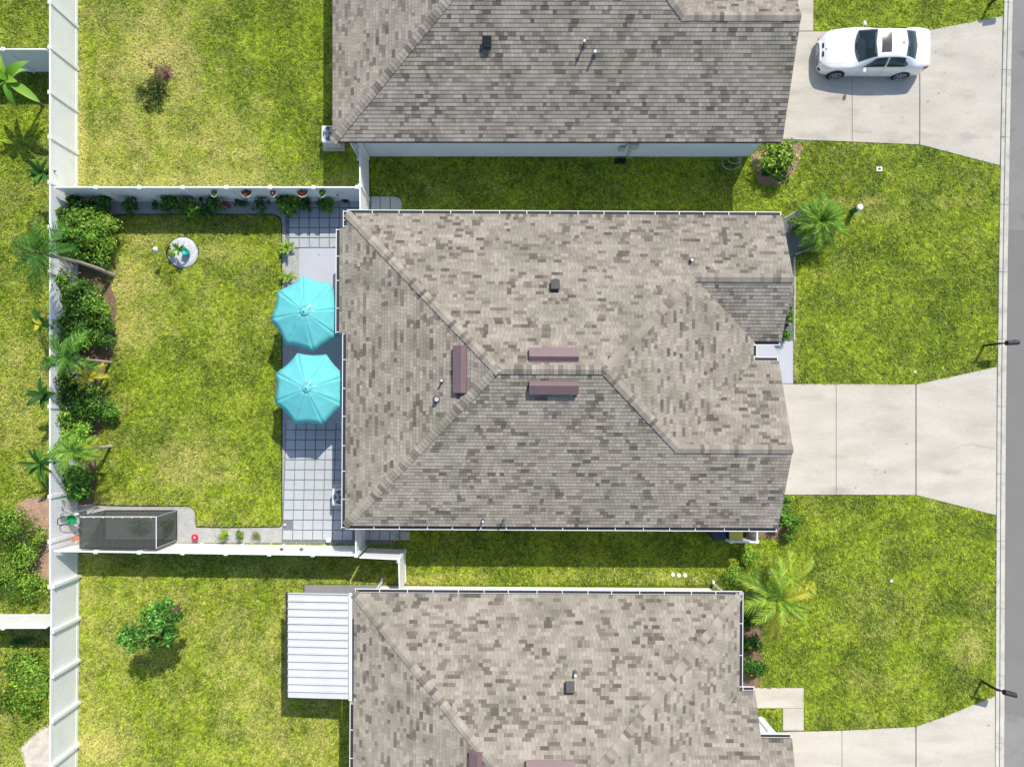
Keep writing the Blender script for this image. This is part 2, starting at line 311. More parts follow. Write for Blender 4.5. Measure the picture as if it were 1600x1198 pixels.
for i in range(5):
    put_paver(563.5 + 13 + 15.6 * (i - .4), 835 + .3 * i, R(-1.5), pv2)
pad = empty('side_pad'); pad['kind'] = 'structure'
for i, (a, b2) in enumerate(((580, 593.6), (594.6, 609.4), (610.4, 628))):
    P = [(a, 307.5), (b2, 307.5), (b2, 350), (a, 350)] if i < 2 else [(a, 307.5), (619, 308), (624, 310), (627, 314), (628, 320), (628, 350), (a, 350)]
    MB().prism([W(*q)[:2] for q in P], -.01, .035).build('paver', M['paver'], pad, bevel=.006)
def edge(pts, r=.035, m='edging', name='bed_edging', label='thin black edging around the gravel bed', cat='edging'):
    o = MB().tube([W(*p) + Vector((0, 0, .02)) for p in pts], r, 6).build(name, M[m]); return tag(o, label, cat)
edge([(146, 788), (180, 789.5), (230, 790), (296, 790), (303, 794), (306.5, 801), (307, 822.5), (350, 823.5), (438, 822.5), (440.5, 816), (440.5, 560), (440, 350), (437, 340), (427, 335.5), (300, 335.5), (185, 335.5)], .028, label='black lawn edging between backyard lawn and grey gravel')
edge([(1241, 402), (1241.5, 440), (1240.5, 532)], .04, 'conck', label='pale stone edging between front flower strip and lawn')
edge([(1225, 341), (1242, 331.5), (1256, 327)], .03, 'conck', label='short pale edging north-west of the round front palm')
edge([(1242, 398), (1262, 390), (1284, 378), (1297, 366)], .035, 'conck', label='curved pale edging south of the round front palm')
# ------------------------------------------------------------------ lawns (stuff)
EXC = [[(1172, 246), (1190, 232), (1210, 224), (1256, 224), (1246, 262), (1232, 282), (1212, 292), (1186, 289)], [(1210, 340), (1225, 341), (1242, 331), (1262, 322), (1292, 332), (1300, 362), (1275, 378), (1243, 396), (1240, 402), (1239, 600), (1210, 600)],
       [(1100, 925), (1192, 925), (1188, 1074), (1100, 1074)], [(1180, 780), (1232, 776), (1236, 825), (1215, 845), (1180, 836)], [(578, 306), (622, 306), (629, 316), (630, 380), (578, 380)], [(570, 805), (614, 810), (618, 818), (618, 845), (612, 851), (570, 851)],
       [(22, 790), (42, 778), (100, 774), (100, 905), (60, 905), (32, 880)], [(34, 1166), (50, 1152), (66, 1136), (100, 1135), (100, 1240), (47, 1240)], [(474, 911), (634, 911), (634, 1087), (474, 1087)],
       [(277 + 9 * math.cos(a), 957 + 14 * math.sin(a)) for a in np.linspace(0, 6.1, 14)], [(1158, 1073), (1256.5, 1073), (1256.5, 1141), (1222, 1141), (1222, 1107), (1158, 1107)], [(286 + 24 * math.cos(a), 395 + 25 * math.sin(a)) for a in np.linspace(0, 6.1, 18)],
       [(243, 108), (268, 100), (272, 125), (248, 132)]]
LAWN = [('sunny green lawn left of the long white fence', [(-90, -60), (104, -60), (104, 1260), (-90, 1260)], 850),
        ('dry yellow-green lawn in the upper left yard', [(121, -60), (566, -60), (566, 311), (121, 311)], 1250),
        ('green lawn behind the middle house framed by gravel', [(170, 336), (426, 335.5), (436, 340), (440, 350), (440, 822), (307, 822), (306, 800), (297, 790.5), (146, 788), (152, 760), (155, 680), (170, 650), (160, 600), (172, 565), (180, 540), (184, 470), (168, 430), (178, 380)], 1300),
        ('shaded grass strip between upper and middle house', [(580, 245.5), (1172, 246), (1172, 372), (580, 372)], 1200),
        ('wide front lawn between the upper and middle driveways', [(1172, 246), (1195, 222), (1215, 220), (1331, 223.5), (1437, 228), (1561, 260), (1559.5, 400), (1556.5, 572), (1431, 599.5), (1240, 599.5), (1240, 402), (1222, 372), (1172, 372)], 1250),
        ('wide front lawn between the middle and lower driveways', [(1112, 812), (1222, 812), (1222, 774), (1430, 774), (1555, 805.5), (1554, 1086), (1472, 1119), (1430, 1134), (1256, 1140), (1256, 1073), (1112, 1073)], 1250),
        ('grass strip between middle and lower house', [(572, 812), (1112, 812), (1112, 912.5), (572, 912.5)], 1200),
        ('yellow-green lawn in the lower left yard', [(121, 848), (572, 850), (572, 1260), (121, 1260)], 1250),
        ('grass wedge above the car', [(1271.5, -60), (1569, -60), (1565, 26), (1450, 47), (1436, 48.5), (1271.5, 49)], 1250),
        ('small square of grass inside the lower entry path', [(1150, 1106.5), (1222, 1106.5), (1222, 1140.5), (1150, 1140.5)], 1250)]
for lab, poly, dens in LAWN:
    P = [W(*q)[:2] for q in poly]; xs = [p[0] for p in P]; ys_ = [p[1] for p in P]; n = int((max(xs) - min(xs)) * (max(ys_) - min(ys_)) * dens)
    x = np.random.uniform(min(xs), max(xs), n); y = np.random.uniform(min(ys_), max(ys_), n); k = inpoly(x, y, P)
    for ex in EXC:
        k &= ~inpoly(x, y, [W(*q)[:2] for q in ex])
    x = x[k]; y = y[k]; d, g = turf(x, y); kk = np.random.rand(len(x)) > .35 * d; x = x[kk]; y = y[kk]; n = len(x)
    clump = vn(x, y, 11, 77); a = np.random.uniform(0, 2 * np.pi, n) * .55 + clump * 9; ln = np.random.uniform(.055, .13, n); wd_ = np.random.uniform(.012, .028, n); hz = np.random.uniform(.012, .075, n) * (.6 + .8 * clump)
    ca, sa = np.cos(a), np.sin(a); z0 = np.random.uniform(.0, .018, n)
    V = np.empty((n, 3, 3)); V[:, 0] = np.stack([x - sa * wd_, y + ca * wd_, z0], 1); V[:, 1] = np.stack([x + sa * wd_, y - ca * wd_, z0], 1); V[:, 2] = np.stack([x + ca * ln, y + sa * ln, z0 + hz], 1)
    C = turfcol(x, y, np.random.rand(n)); C = np.repeat(C, 3, 0)
    tag(np_mesh('lawn_grass', V.reshape(-1, 3), np.arange(3 * n).reshape(-1, 3), C, M['blade']), lab, 'grass', kind='stuff')

# ------------------------------------------------------------------ ROOFS
TONES = [np.array(c) * np.array((1.0, .975, .92)) for c in ((.37, .343, .304), (.345, .316, .279), (.32, .292, .258), (.31, .28, .245), (.27, .242, .212), (.205, .183, .16), (.165, .147, .13), (.13, .117, .104))]
def clip(subj, rect):
    out = subj
    for i in range(len(rect)):
        a, b = rect[i], rect[(i + 1) % len(rect)]; inp = out; out = []
        if not inp: break
        ex, ey = b[0] - a[0], b[1] - a[1]
        def side(p): return ex * (p[1] - a[1]) - ey * (p[0] - a[0])
        for j in range(len(inp)):
            p, q = inp[j - 1], inp[j]; sp, sq = side(p), side(q)
            if sq >= 0:
                if sp < 0: t = sp / (sp - sq); out.append((p[0] + (q[0] - p[0]) * t, p[1] + (q[1] - p[1]) * t))
                out.append(q)
            elif sp >= 0: t = sp / (sp - sq); out.append((p[0] + (q[0] - p[0]) * t, p[1] + (q[1] - p[1]) * t))
    return out
def area(P): return .5 * abs(sum(P[i - 1][0] * P[i][1] - P[i][0] * P[i - 1][1] for i in range(len(P))))
EXPO = .143; TABW = .155; THK = .017
class Plane:
    """eave line point e, upslope unit dir u (plan), pitch p, polygon in plan"""
    def __init__(s, e, u, p, poly, ze=2.75): s.e = e; s.u = u; s.p = p; s.poly = poly; s.ze = ze
    def z(s, x, y): return s.ze + s.p * ((x - s.e[0]) * s.u[0] + (y - s.e[1]) * s.u[1])
def shingle_plane(pl, tonebox, singles, stuff):
    u = pl.u; a = (u[1], -u[0]) # along
    s_ = [((x - pl.e[0]) * u[0] + (y - pl.e[1]) * u[1]) for x, y in pl.poly]; t_ = [((x - pl.e[0]) * a[0] + (y - pl.e[1]) * a[1]) for x, y in pl.poly]
    loc = list(zip(t_, s_)) # (along, up)
    n = len(loc); ar = sum(loc[i - 1][0] * loc[i][1] - loc[i][0] * loc[i - 1][1] for i in range(n))
    ex = EXPO / math.sqrt(1 + pl.p ** 2); s0 = min(s_); k = 0; t0, t1 = min(t_), max(t_)
    while s0 < max(s_):
        sA, sB = s0, s0 + ex; t = t0 - random.random() * TABW; run = 0
        while t < t1:
            if run <= 0:
                run = random.choice((1, 1, 2, 2)); cx = pl.e[0] + a[0] * t + u[0] * sA; cy = pl.e[1] + a[1] * t + u[1] * sA
                patch = float(fbm(np.array([cx]), np.array([cy]), 2.6, 91, 2)[0]); v = 2.75 + 5.0 * (patch - .5) + random.gauss(0, 1.75) + (1.6 if random.random() < .2 else 0)
                tone = int(max(0, min(7, v)))
            w = TABW * random.uniform(.92, 1.08); rect = [(t + .003, sA), (t + w - .003, sA), (t + w - .003, sB), (t + .003, sB)]
            P = clip(loc, rect)
            if len(P) > 2 and area(P) > 3e-4:
                full = area(P) > .98 * (w - .006) * ex
                lift = random.uniform(0, .003); cc = TONES[tone] * random.uniform(.95, 1.06)
                V = []
                for pt, ps in P:
                    f = (ps - sA) / ex; x = pl.e[0] + a[0] * pt + u[0] * ps; y = pl.e[1] + a[1] * pt + u[1] * ps
                    V.append((x, y, pl.ze + pl.p * ps + .012 + (THK + lift) * (1 - f)))
                m = len(V)
                if full and m == 4: singles.append((max(v_[2] for v_ in V), V, tuple(cc)))
                else: stuff.append((V, tuple(cc)))
            t += w; run -= 1
        s0 += ex; k += 1
def add_shingle(mb, V, col):
    m = len(V); n_ = Vector((0, 0, 0))
    for i in range(m): n_ += Vector(V[i - 1]).cross(Vector(V[i]))
    if n_.z < 0: V = V[::-1]
    B = [(x, y, z - .035) for x, y, z in V]
    mb.add(list(V) + B, [tuple(range(m))] + [(i, (i + 1) % m, m + (i + 1) % m, m + i)[::-1] for i in range(m)], col)
def cap_line(roof, A, B, nrm_l, wid=.17, expo=.16):
    """bent cap shingles from low point A to high B; nrm_l: left slope fall, right slope fall (dz per m sideways)"""
    A, B = Vector(A), Vector(B); d = B - A; L = d.length; d.normalize(); side = Vector((-d.y, d.x, 0)).normalized(); n = int(L / expo)
    for i in range(n + 1):
        p = A + d * (i * expo); w = wid * random.uniform(.97, 1.03); tn = random.choices(range(8), (4, 5, 6, 5, 4, 3, 1, 0))[0]; cc = tuple(TONES[tn] * random.uniform(.95, 1.06)); up = .045
        q = p + d * (expo * 1.02); V = []
        for r0, h in ((p, up + .014), (q, up)):
            for s, f in ((1, nrm_l[0]), (0, 0), (-1, nrm_l[1])):
                V.append(r0 + side * s * w + Vector((0, 0, h - abs(s) * w * f)))
        V = [v - p for v in V]; V += [v - Vector((0, 0, .035)) for v in V]
        Fc = [(0, 1, 4, 3)[::-1], (1, 2, 5, 4)[::-1], (0, 1, 7, 6), (1, 2, 8, 7), (3, 4, 10, 9)[::-1], (4, 5, 11, 10)[::-1], (0, 3, 9, 6), (2, 5, 11, 8)[::-1]]
        MB().add(V, Fc, cc).build('cap_shingle', M['shingle'], roof, loc=p)
def gutter(house, A, B, out, z=2.70, step=1.02, wid=.155, guard=True):
    """A->B along eave, out = unit vector away from house"""
    A = Vector((*A, z)); B = Vector((*B, z)); o = Vector((*out, 0)); d = (B - A).normalized(); L = (B - A).length
    prof = [(0.0, .0), (0.0, -.11), (wid * .75, -.115), (wid, -.05), (wid, .0), (wid - .030, .0), (wid - .030, -.012), (wid - .008, -.05), (wid * .7, -.10), (.012, -.10), (.012, .0)]
    V = []; m = len(prof)
    for P in (A, B):
        for a, h in prof: V.append(P + o * a + Vector((0, 0, h)))
    Fc = [(i, (i + 1) % m, m + (i + 1) % m, m + i) for i in range(m)] + [tuple(range(m)), tuple(range(2 * m - 1, m - 1, -1))]
    g = MB().add(V, Fc).build('gutter', M['gutter'], house)
    MB().add([A + o * .014 + Vector((0, 0, -.03)), A + o * (wid - .031) + Vector((0, 0, -.03)), B + o * (wid - .031) + Vector((0, 0, -.03)), B + o * .014 + Vector((0, 0, -.03))], [(0, 1, 2, 3)]).build('gutter_guard', M['dark'], g)
    n = max(1, int(L / step)); s0 = None
    for i in range(n + 1):
        p = A + d * min(L - .04, max(.04, i * L / n + random.uniform(-.06, .06)));
        if s0 is None:
            ang = math.atan2(o.y, o.x); s0 = MB().box(((wid - .02) / 2 - .01, 0, .004), (wid + .02, .03, .012)).build('strap', M['gutter'], g, loc=p); s0.rotation_euler = (0, 0, ang)
        else: inst(s0, g, p, (0, 0, ang))
    return g
ROOFS = {}
def roof_house(name, label, cat, rot, prm, wallmat):
    g = prm; ze = 2.75; h = g['h']; pN, pS, pW, pE = g['pN'], g['pS'], g['pW'], g['pE']; yN, yS, xW, xE = g['yN'], g['yS'], g['xW'], g['xE']
    yR = yN - h / pN; xRW = xW + h / pW; xRE = xE - h / pE
    ctr = Vector(((xW + xE) / 2, (max(yS, -14) + min(yN, 14)) / 2, 0)); root = empty(name, ctr, R(rot), label, cat)
    def cx(p): return (p[0] - ctr.x, p[1] - ctr.y)
    yBr = g['yBr']; hB = pS * (yBr - yS); xB0 = xE - hB / pE; yBe = g['yBe']; pB = hB / abs(yBe - yBr); xB = g['xB']
    pls = []
    if 'yAr' in g:
        yAr, yAe, xA = g['yAr'], g['yAe'], g['xA']; hA = pN * (yN - yAr); xA0 = xE - hA / pE; pA = hA / (yAr - yAe)
        pls.append(Plane((xW, yN), (0, -1), pN, [(xW, yN), (xA, yN), (xA, yAr), (xA0, yAr), (xRE, yR), (xRW, yR)]))
        pls.append(Plane((xE, yAe), (-1, 0), pE, [(xRE, yR), (xA0, yAr), (xE, yAe), (xE, yBe), (xB0, yBr)]))
        pls.append(Plane((xA, yAe), (0, 1), pA, [(xA0, yAr), (xA, yAr), (xA, yAe), (xE, yAe)]))
    else:
        pls.append(Plane((xW, yN), (0, -1), pN, [(xW, yN), (xE, yN), (xRE, yR), (xRW, yR)]))
        pls.append(Plane((xE, yN), (-1, 0), pE, [(xRE, yR), (xE, yN), (xE, yBe), (xB0, yBr)]))
    wp = [(xW, yS), (xW, yN), (xRW, yR)]
    if 'porch' in g:
        x0, ya, yb = g['porch']; wp = [(xW, yS), (xW, yb), (x0, yb), (x0, ya), (xW, ya), (xW, yN), (xRW, yR)]
    pls.append(Plane((xW, yS), (1, 0), pW, wp))
    pls.append(Plane((xW, yS), (0, 1), pS, [(xW, yS), (xRW, yR), (xRE, yR), (xB0, yBr), (xB, yBr), (xB, yS)]))
    pls.append(Plane((xB, yBe), (0, -1), pB, [(xB0, yBr), (xE, yBe), (xB, yBe), (xB, yBr)]))
    for ex in g.get('extra', []): pls.append(ex)
    deck = MB(); singles = []; stuff = []
    for pl in pls:
        pl.e = cx(pl.e); pl.poly = [cx(p) for p in pl.poly]
        V = [(x, y, pl.z(x, y)) for x, y in pl.poly]; n_ = Vector((0, 0, 0))
        for i in range(len(V)): n_ += Vector(V[i - 1]).cross(Vector(V[i]))
        if n_.z < 0: V = V[::-1]
        m = len(V); deck.add(V + [(x, y, z - .14) for x, y, z in V], [tuple(range(m)), tuple(range(2 * m - 1, m - 1, -1))] + [(i, m + i, m + (i + 1) % m, (i + 1) % m) for i in range(m)])
        shingle_plane(pl, None, singles, stuff)
    roof = deck.build('roof', M['deck'], root); ROOFS[root.name] = pls
    vis = g.get('vis'); inview = [s for s in singles if vis(s[1][0][0] + ctr.x, s[1][0][1] + ctr.y)]; rest = [s for s in singles if not vis(s[1][0][0] + ctr.x, s[1][0][1] + ctr.y)]
    inview.sort(key=lambda s: -s[0]); one = inview[:300]
    for z, V, cc in one:
        p = Vector(V[0]); mb = MB(); add_shingle(mb, [tuple(Vector(v) - p) for v in V], cc); mb.build('shingle', M['shingle'], roof, loc=p)
    mb = MB()
    for z, V, cc in inview[300:] + rest: add_shingle(mb, V, cc)
    for V, cc in stuff: add_shingle(mb, V, cc)
    mb.build('shingles', M['shingle'], roof)['kind'] = 'stuff'
    zr = ze + h
    def c3(x, y, z): return (x - ctr.x, y - ctr.y, z)
    k = .29
    cap_line(roof, c3(xW, yN, ze), c3(xRW, yR, zr), (k, k))
    cap_line(roof, c3(xW, yS, ze), c3(xRW, yR, zr), (k, k))
    cap_line(roof, c3(xRW, yR, zr), c3(xRE, yR, zr), (pS, pN) if False else (.41, .41))
    cap_line(roof, c3(xB0, yBr, ze + hB), c3(xRE, yR, zr), (k, k))
    cap_line(roof, c3(xB, yBr, ze + hB), c3(xB0, yBr, ze + hB), (.41, .41))
    if 'yAr' in g:
        cap_line(roof, c3(xA0, yAr, ze + hA), c3(xRE, yR, zr), (k, k)); cap_line(roof, c3(xA, yAr, ze + hA), c3(xA0, yAr, ze + hA), (.42, .42))
    else: cap_line(roof, c3(xE, yN, ze), c3(xRE, yR, zr), (k, k))
    # walls, gables, soffit
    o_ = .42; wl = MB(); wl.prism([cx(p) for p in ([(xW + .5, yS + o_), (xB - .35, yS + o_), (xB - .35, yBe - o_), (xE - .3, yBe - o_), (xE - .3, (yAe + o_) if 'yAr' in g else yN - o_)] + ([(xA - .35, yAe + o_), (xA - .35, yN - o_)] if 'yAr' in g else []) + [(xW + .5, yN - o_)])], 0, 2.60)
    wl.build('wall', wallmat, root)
    sf = MB(); sf.prism([cx(p) for p in ([(xW + .02, yS + .02), (xB - .03, yS + .02), (xB - .03, yBe - .02), (xE - .02, yBe - .02), (xE - .02, (yAe + .02) if 'yAr' in g else yN - .02)] + ([(xA - .03, yAe + .02), (xA - .03, yN - .02)] if 'yAr' in g else []) + [(xW + .02, yN - .02)])], 2.603, 2.625)
    sf.build('soffit', M['soffit'], root)
    gb = MB(); x = xB - .36 - ctr.x; gb.add([(x, yS + .3 - ctr.y, 2.63), (x, yBe - .3 - ctr.y, 2.63), (x, yBr - ctr.y, ze + hB - .16), (x - .1, yS + .3 - ctr.y, 2.63), (x - .1, yBe - .3 - ctr.y, 2.63), (x - .1, yBr - ctr.y, ze + hB - .16)], [(0, 1, 2), (5, 4, 3), (0, 3, 4, 1), (1, 4, 5, 2), (2, 5, 3, 0)])
    gb.build('gable', wallmat, root)
    gd = MB()
    for i in range(4): gd.box((xB - .33 - ctr.x, (yBr) - ctr.y, .30 + i * .545), (.04, 4.6, .53))
    gd.build('garage_door', M['gdoor'], root)
    return root, ctr
def on_roof(root, ctr, px, py, z): # local coords of the roof point seen at a pixel
    for _ in range(6):
        q = W(px, py, z); v = Vector((q.x - ctr.x, q.y - ctr.y, 0)); v.rotate(Matrix.Rotation(-root.rotation_euler.z, 3, 'Z'))
        for pl in ROOFS[root.name]:
            if inpoly(np.array([v.x]), np.array([v.y]), pl.poly)[0]: z = pl.z(v.x, v.y) + .03; break
    q = W(px, py, z); v = Vector((q.x - ctr.x, q.y - ctr.y, 0)); v.rotate(Matrix.Rotation(-root.rotation_euler.z, 3, 'Z')); return Vector((v.x, v.y, z))
def pipe_vent(root, ctr, px, py, z, h=.42, r=.045, m='grey'):
    p = on_roof(root, ctr, px, py, z); o = MB().tube([(0, 0, -.1), (0, 0, h)], r, 12).tube([(0, 0, -.08), (0, 0, .10)], [r * 2.6, r * 1.25], 12).build('vent_pipe', M['lead'], root, loc=p)
    MB().tube([(0, 0, h - .05), (0, 0, h + .02)], r * 1.15, 12).build('pipe_collar', M['gutter'] if m == 'w' else M[m], o)
def box_vent(root, ctr, px, py, z, pitchdir, p=.41):
    q = on_roof(root, ctr, px, py, z); a = math.atan(p)
    b = MB().box((0, 0, .09), (.30, .40, .16), taper=.86).box((0, .02, .175), (.34, .42, .03)); o = b.build('roof_vent', M['black'], root, loc=q, bevel=.02)
    o.rotation_euler = (-a if pitchdir > 0 else a, 0, 0)
    MB().box((0, 0, .012), (.34, .46, .012)).build('vent_flashing', M['lead'], o)
def ridge_vent(root, ctr, px, py, z, L, rz, pitch, side):
    """long brown off-ridge vent: hood with upslope rake"""
    q = on_roof(root, ctr, px, py, z); w = .46; x = L / 2
    V = [(-x, -w / 2, 0), (x, -w / 2, 0), (x, w / 2, 0), (-x, w / 2, 0), (-x, -w / 2 - .02, .17), (x, -w / 2 - .02, .17), (x, w / 2 - .11, .20), (-x, w / 2 - .11, .20)]
    o = MB().add(V, [(3, 2, 1, 0), (4, 5, 6, 7), (0, 1, 5, 4), (1, 2, 6, 5), (2, 3, 7, 6), (3, 0, 4, 7)]).build('ridge_vent', M['brown'], root, loc=q, bevel=.01)
    o.rotation_euler = Matrix.Rotation(rz, 3, 'Z').to_4x4().to_3x3() @ Matrix.Rotation(math.atan(pitch), 3, 'X') and (Matrix.Rotation(rz, 3, 'Z') @ Matrix.Rotation(math.atan(pitch), 3, 'X')).to_euler()
    MB().box((0, 0, .006), (L + .02, w + .03, .01)).build('vent_flashing', M['brown'], o)

def view_px(x, y, z=4):
    k = F / (H - z); return NX + x * k, NY - y * k
vis = lambda x, y: (-5 < view_px(x, y)[0] < 1605) and (2 < view_px(x, y)[1] < 1196)
# middle house
mh, mc = roof_house('middle_house', 'whole hip-roofed house in the centre with two turquoise parasols behind it', 'house', -.30,
    dict(h=2.6, pN=.410, pS=.4255, pW=.432, pE=.411, yN=7.79, yS=-4.66, xW=-6.19, xE=10.06, yAr=5.097, yAe=2.784, xA=11.17, yBr=-1.456, yBe=1.99, xB=11.08, porch=(-6.50, 7.22, 3.02), vis=vis), M['wallw'])
def mg(A, B, out, **k): gutter(mh, (A[0] - mc.x, A[1] - mc.y), (B[0] - mc.x, B[1] - mc.y), out, **k)
mg((-6.19, 7.80), (11.17, 7.80), (0, 1)); mg((-6.19, -4.67), (11.08, -4.67), (0, -1)); mg((-6.20, -4.78), (-6.20, 3.02), (-1, 0)); mg((-6.51, 3.02), (-6.51, 7.22), (-1, 0), z=2.57)
mg((-6.20, 7.24), (-6.20, 7.92), (-1, 0), step=.25); mg((10.07, 2.12), (10.07, 2.66), (1, 0), step=9); mg((10.07, 2.775), (11.17, 2.775), (0, -1), step=.8); mg((10.07, 2.0), (11.08, 2.0), (0, 1), step=.8)
MB().box((-6.30 - mc.x, 5.12 - mc.y, 1.3), (.2, .2, 2.6)).build('porch_post', M['white'], mh)
MB().box((9.75 - mc.x, 2.4 - mc.y, 1.05), (.06, .65, 2.05)).build('front_door', M['brown'], mh)
box_vent(mh, mc, 867, 449, 4.12, 1); pipe_vent(mh, mc, 1079, 408, 3.65, .22, .04, 'w'); pipe_vent(mh, mc, 691, 595, 4.2, .3, .04, 'w'); pipe_vent(mh, mc, 683, 624, 4.1, .22, .07, 'grey')
pipe_vent(mh, mc, 755, 812, 2.98, .42, .035, 'w'); pipe_vent(mh, mc, 787, 812, 2.98, .42, .03, 'lead')
ridge_vent(mh, mc, 865, 556, 5.05, 1.80, math.pi, .41, 1); ridge_vent(mh, mc, 865, 604, 5.0, 1.80, 0, .4255, -1); ridge_vent(mh, mc, 720, 577, 4.72, 1.75, -math.pi / 2, .432, 1)
# upper house
uh, uc = roof_house('upper_house', 'house at the top beside the white car, its long pale blue side wall in view', 'house', -.05,
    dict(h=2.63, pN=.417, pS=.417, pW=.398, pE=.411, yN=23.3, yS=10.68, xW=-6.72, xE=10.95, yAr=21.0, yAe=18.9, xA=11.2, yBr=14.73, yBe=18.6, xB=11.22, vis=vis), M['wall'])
box_vent(uh, uc, 761, 67, 4.2, -1); pipe_vent(uh, uc, 911, 74, 4.15, .45, .035, 'w'); pipe_vent(uh, uc, 928, 88, 3.95, .35, .045, 'w')
U = lambda x, y, z: (x - uc.x, y - uc.y, z)
mt = MB().box((0, -.09, 0), (.32, .16, .5)).box((-.05, -.07, -.5), (.1, .1, .5)).build('meter_box', M['grey'], uh, loc=U(5.55, 11.09, 1.5), bevel=.01)
MB().tube([(-.05, -.07, -.7), (-.05, -.07, -1.5)], .03, 8).build('conduit', M['grey'], mt)
mt = MB().box((0, -.07, 0), (.26, .13, .36)).build('meter_box', M['grey'], uh, loc=U(5.1, 11.09, 1.15), bevel=.01)
MB().tube([(.7, -.04, .6), (.25, -.04, .58), (.1, -.04, .2)], .012, 6).build('cable', M['black'], mt)
MB().box((0, -.06, 0), (.2, .12, .16)).build('wall_light', M['black'], uh, loc=U(6.35, 11.09, 2.2), bevel=.02)
MB().tube([(0, 0, 2.55), (0, 0, .1), (-.05, -.15, .05)], .045, 8).build('downspout', M['gutter'], uh, loc=U(-6.24, 11.05, 0))
MB().box((0, -.05, 0), (.14, .1, .3)).build('switch_box', M['black'], uh, loc=U(-5.98, 11.09, 2.0), bevel=.01)
MB().box((0, -.05, 0), (.28, .08, .5)).build('service_panel', M['grey'], uh, loc=U(-5.95, 11.09, 1.35), bevel=.01)
# lower house
lh, lc = roof_house('lower_house', 'house at the bottom with a white ribbed metal patio cover on its left side', 'house', -.38,
    dict(h=2.56, pN=.41, pS=.417, pW=.415, pE=.398, yN=-7.36, yS=-19.75, xW=-5.88, xE=9.50, yBr=-15.50, yBe=-11.17, xB=10.14, vis=vis,
         extra=[Plane((11.62, -13.05), (0, -1), .30, [(10.15, -13.05), (11.62, -13.05), (11.62, -17.2), (10.15, -17.2)])]), M['wallw'])
def lg(A, B, out, **k): gutter(lh, (A[0] - lc.x, A[1] - lc.y), (B[0] - lc.x, B[1] - lc.y), out, **k)
lg((-5.88, -7.35), (9.62, -7.35), (0, 1)); lg((9.51, -11.05), (9.51, -7.24), (1, 0)); lg((9.63, -11.16), (10.14, -11.16), (0, 1), step=9); lg((10.16, -13.04), (11.62, -13.04), (0, 1), step=1.2); lg((-5.89, -19.7), (-5.89, -11.75), (-1, 0))
LL = lambda x, y, z: (x - lc.x, y - lc.y, z)
MB().box((10.85, -15.2, 1.3), (1.3, 3.6, 2.6)).build('garage_wall', M['wallw'], lh, loc=(-lc.x, -lc.y, 0))
MB().box((0, 0, 1.25), (.5, 1.0, 2.5)).build('porch_wall', M['wallw'], lh, loc=LL(10.05, -13.3, 0))
MB().tube([(0, .08, 2.6), (0, .1, .12), (.1, .25, .05)], .055, 8).build('downspout', M['gutter'], lh, loc=LL(10.75, -12.95, 0))
MB().tube([(0, .08, 2.6), (0, .1, .12), (0, .25, .05)], .055, 8).build('downspout', M['gutter'], lh, loc=LL(9.28, -7.68, 0))
MB().tube([(0, .08, 2.6), (0, .1, .12), (0, .25, .05)], .055, 8).build('downspout', M['gutter'], lh, loc=LL(-5.25, -7.68, 0))
MB().box((0, 0, 0), (.8, .03, .5)).build('window', M['grey'], lh, loc=LL(-1.6, -7.76, 1.9))
box_vent(lh, lc, 890, 1074, 4.15, 1); pipe_vent(lh, lc, 898, 1051, 3.95, .25, .045, 'w')
ridge_vent(lh, lc, 860, 1199, 5.0, 1.80, math.pi, .41, 1); ridge_vent(lh, lc, 745, 1210, 4.75, 1.75, -math.pi / 2, .415, 1)

# ------------------------------------------------------------------ patio cover (white ribbed)
pcr = empty('patio_cover', W(447, 1008), 0, 'white ribbed metal patio cover on posts left of the lower house', 'patio cover')
k0 = W(449, 926, 2.5); k1 = W(545, 1090.5, 2.5); nP = 14; hh = (k0.y - k1.y) / nP; bl = pcr.location
for i in range(nP):
    yc = k0.y - hh * (i + .5) - bl.y; V = []
    for x, z in ((k0.x - bl.x, 2.42), (k1.x - bl.x, 2.58)):
        for y, dz in ((hh / 2 - .004, 0), (hh / 2 - .004, .085), (hh / 2 - .03, .085), (hh / 2 - .045, .012), (-hh / 2 + .004, .006), (-hh / 2 + .004, -.02)): V.append((x, yc + y, z + dz))
    MB().add(V, [(j, j + 1, j + 7, j + 6) for j in range(5)] + [(5, 0, 6, 11), (5, 4, 3, 2, 1, 0), (6, 7, 8, 9, 10, 11)]).build('roof_panel', M['awning'], pcr)
a = W(547.5, 1008, 2.66); MB().box((a.x - bl.x, (k0.y + k1.y) / 2 - bl.y, 2.64), (.13, k0.y - k1.y + .08, .05)).build('flashing', M['gutter'], pcr)
a = W(555, 933, 2.66); MB().box((a.x - bl.x, a.y - bl.y, 2.66), (.26, .22, .04)).build('corner_flashing', M['gutter'], pcr)
MB().box((k0.x - bl.x - .05, (k0.y + k1.y) / 2 - bl.y, 2.38), (.09, k0.y - k1.y, .12)).build('fascia', M['dark'], pcr)
MB().box((k0.x - bl.x + .25, (k0.y + k1.y) / 2 - bl.y, 2.32), (.08, k0.y - k1.y - .1, .16)).build('beam', M['white'], pcr)
for y in (k0.y - 1.1, (k0.y + k1.y) / 2, k1.y + .15): MB().box((k0.x - bl.x + .25, y - bl.y, 1.13), (.09, .09, 2.22)).build('post', M['white'], pcr)

# ------------------------------------------------------------------ fences
FH = 1.83

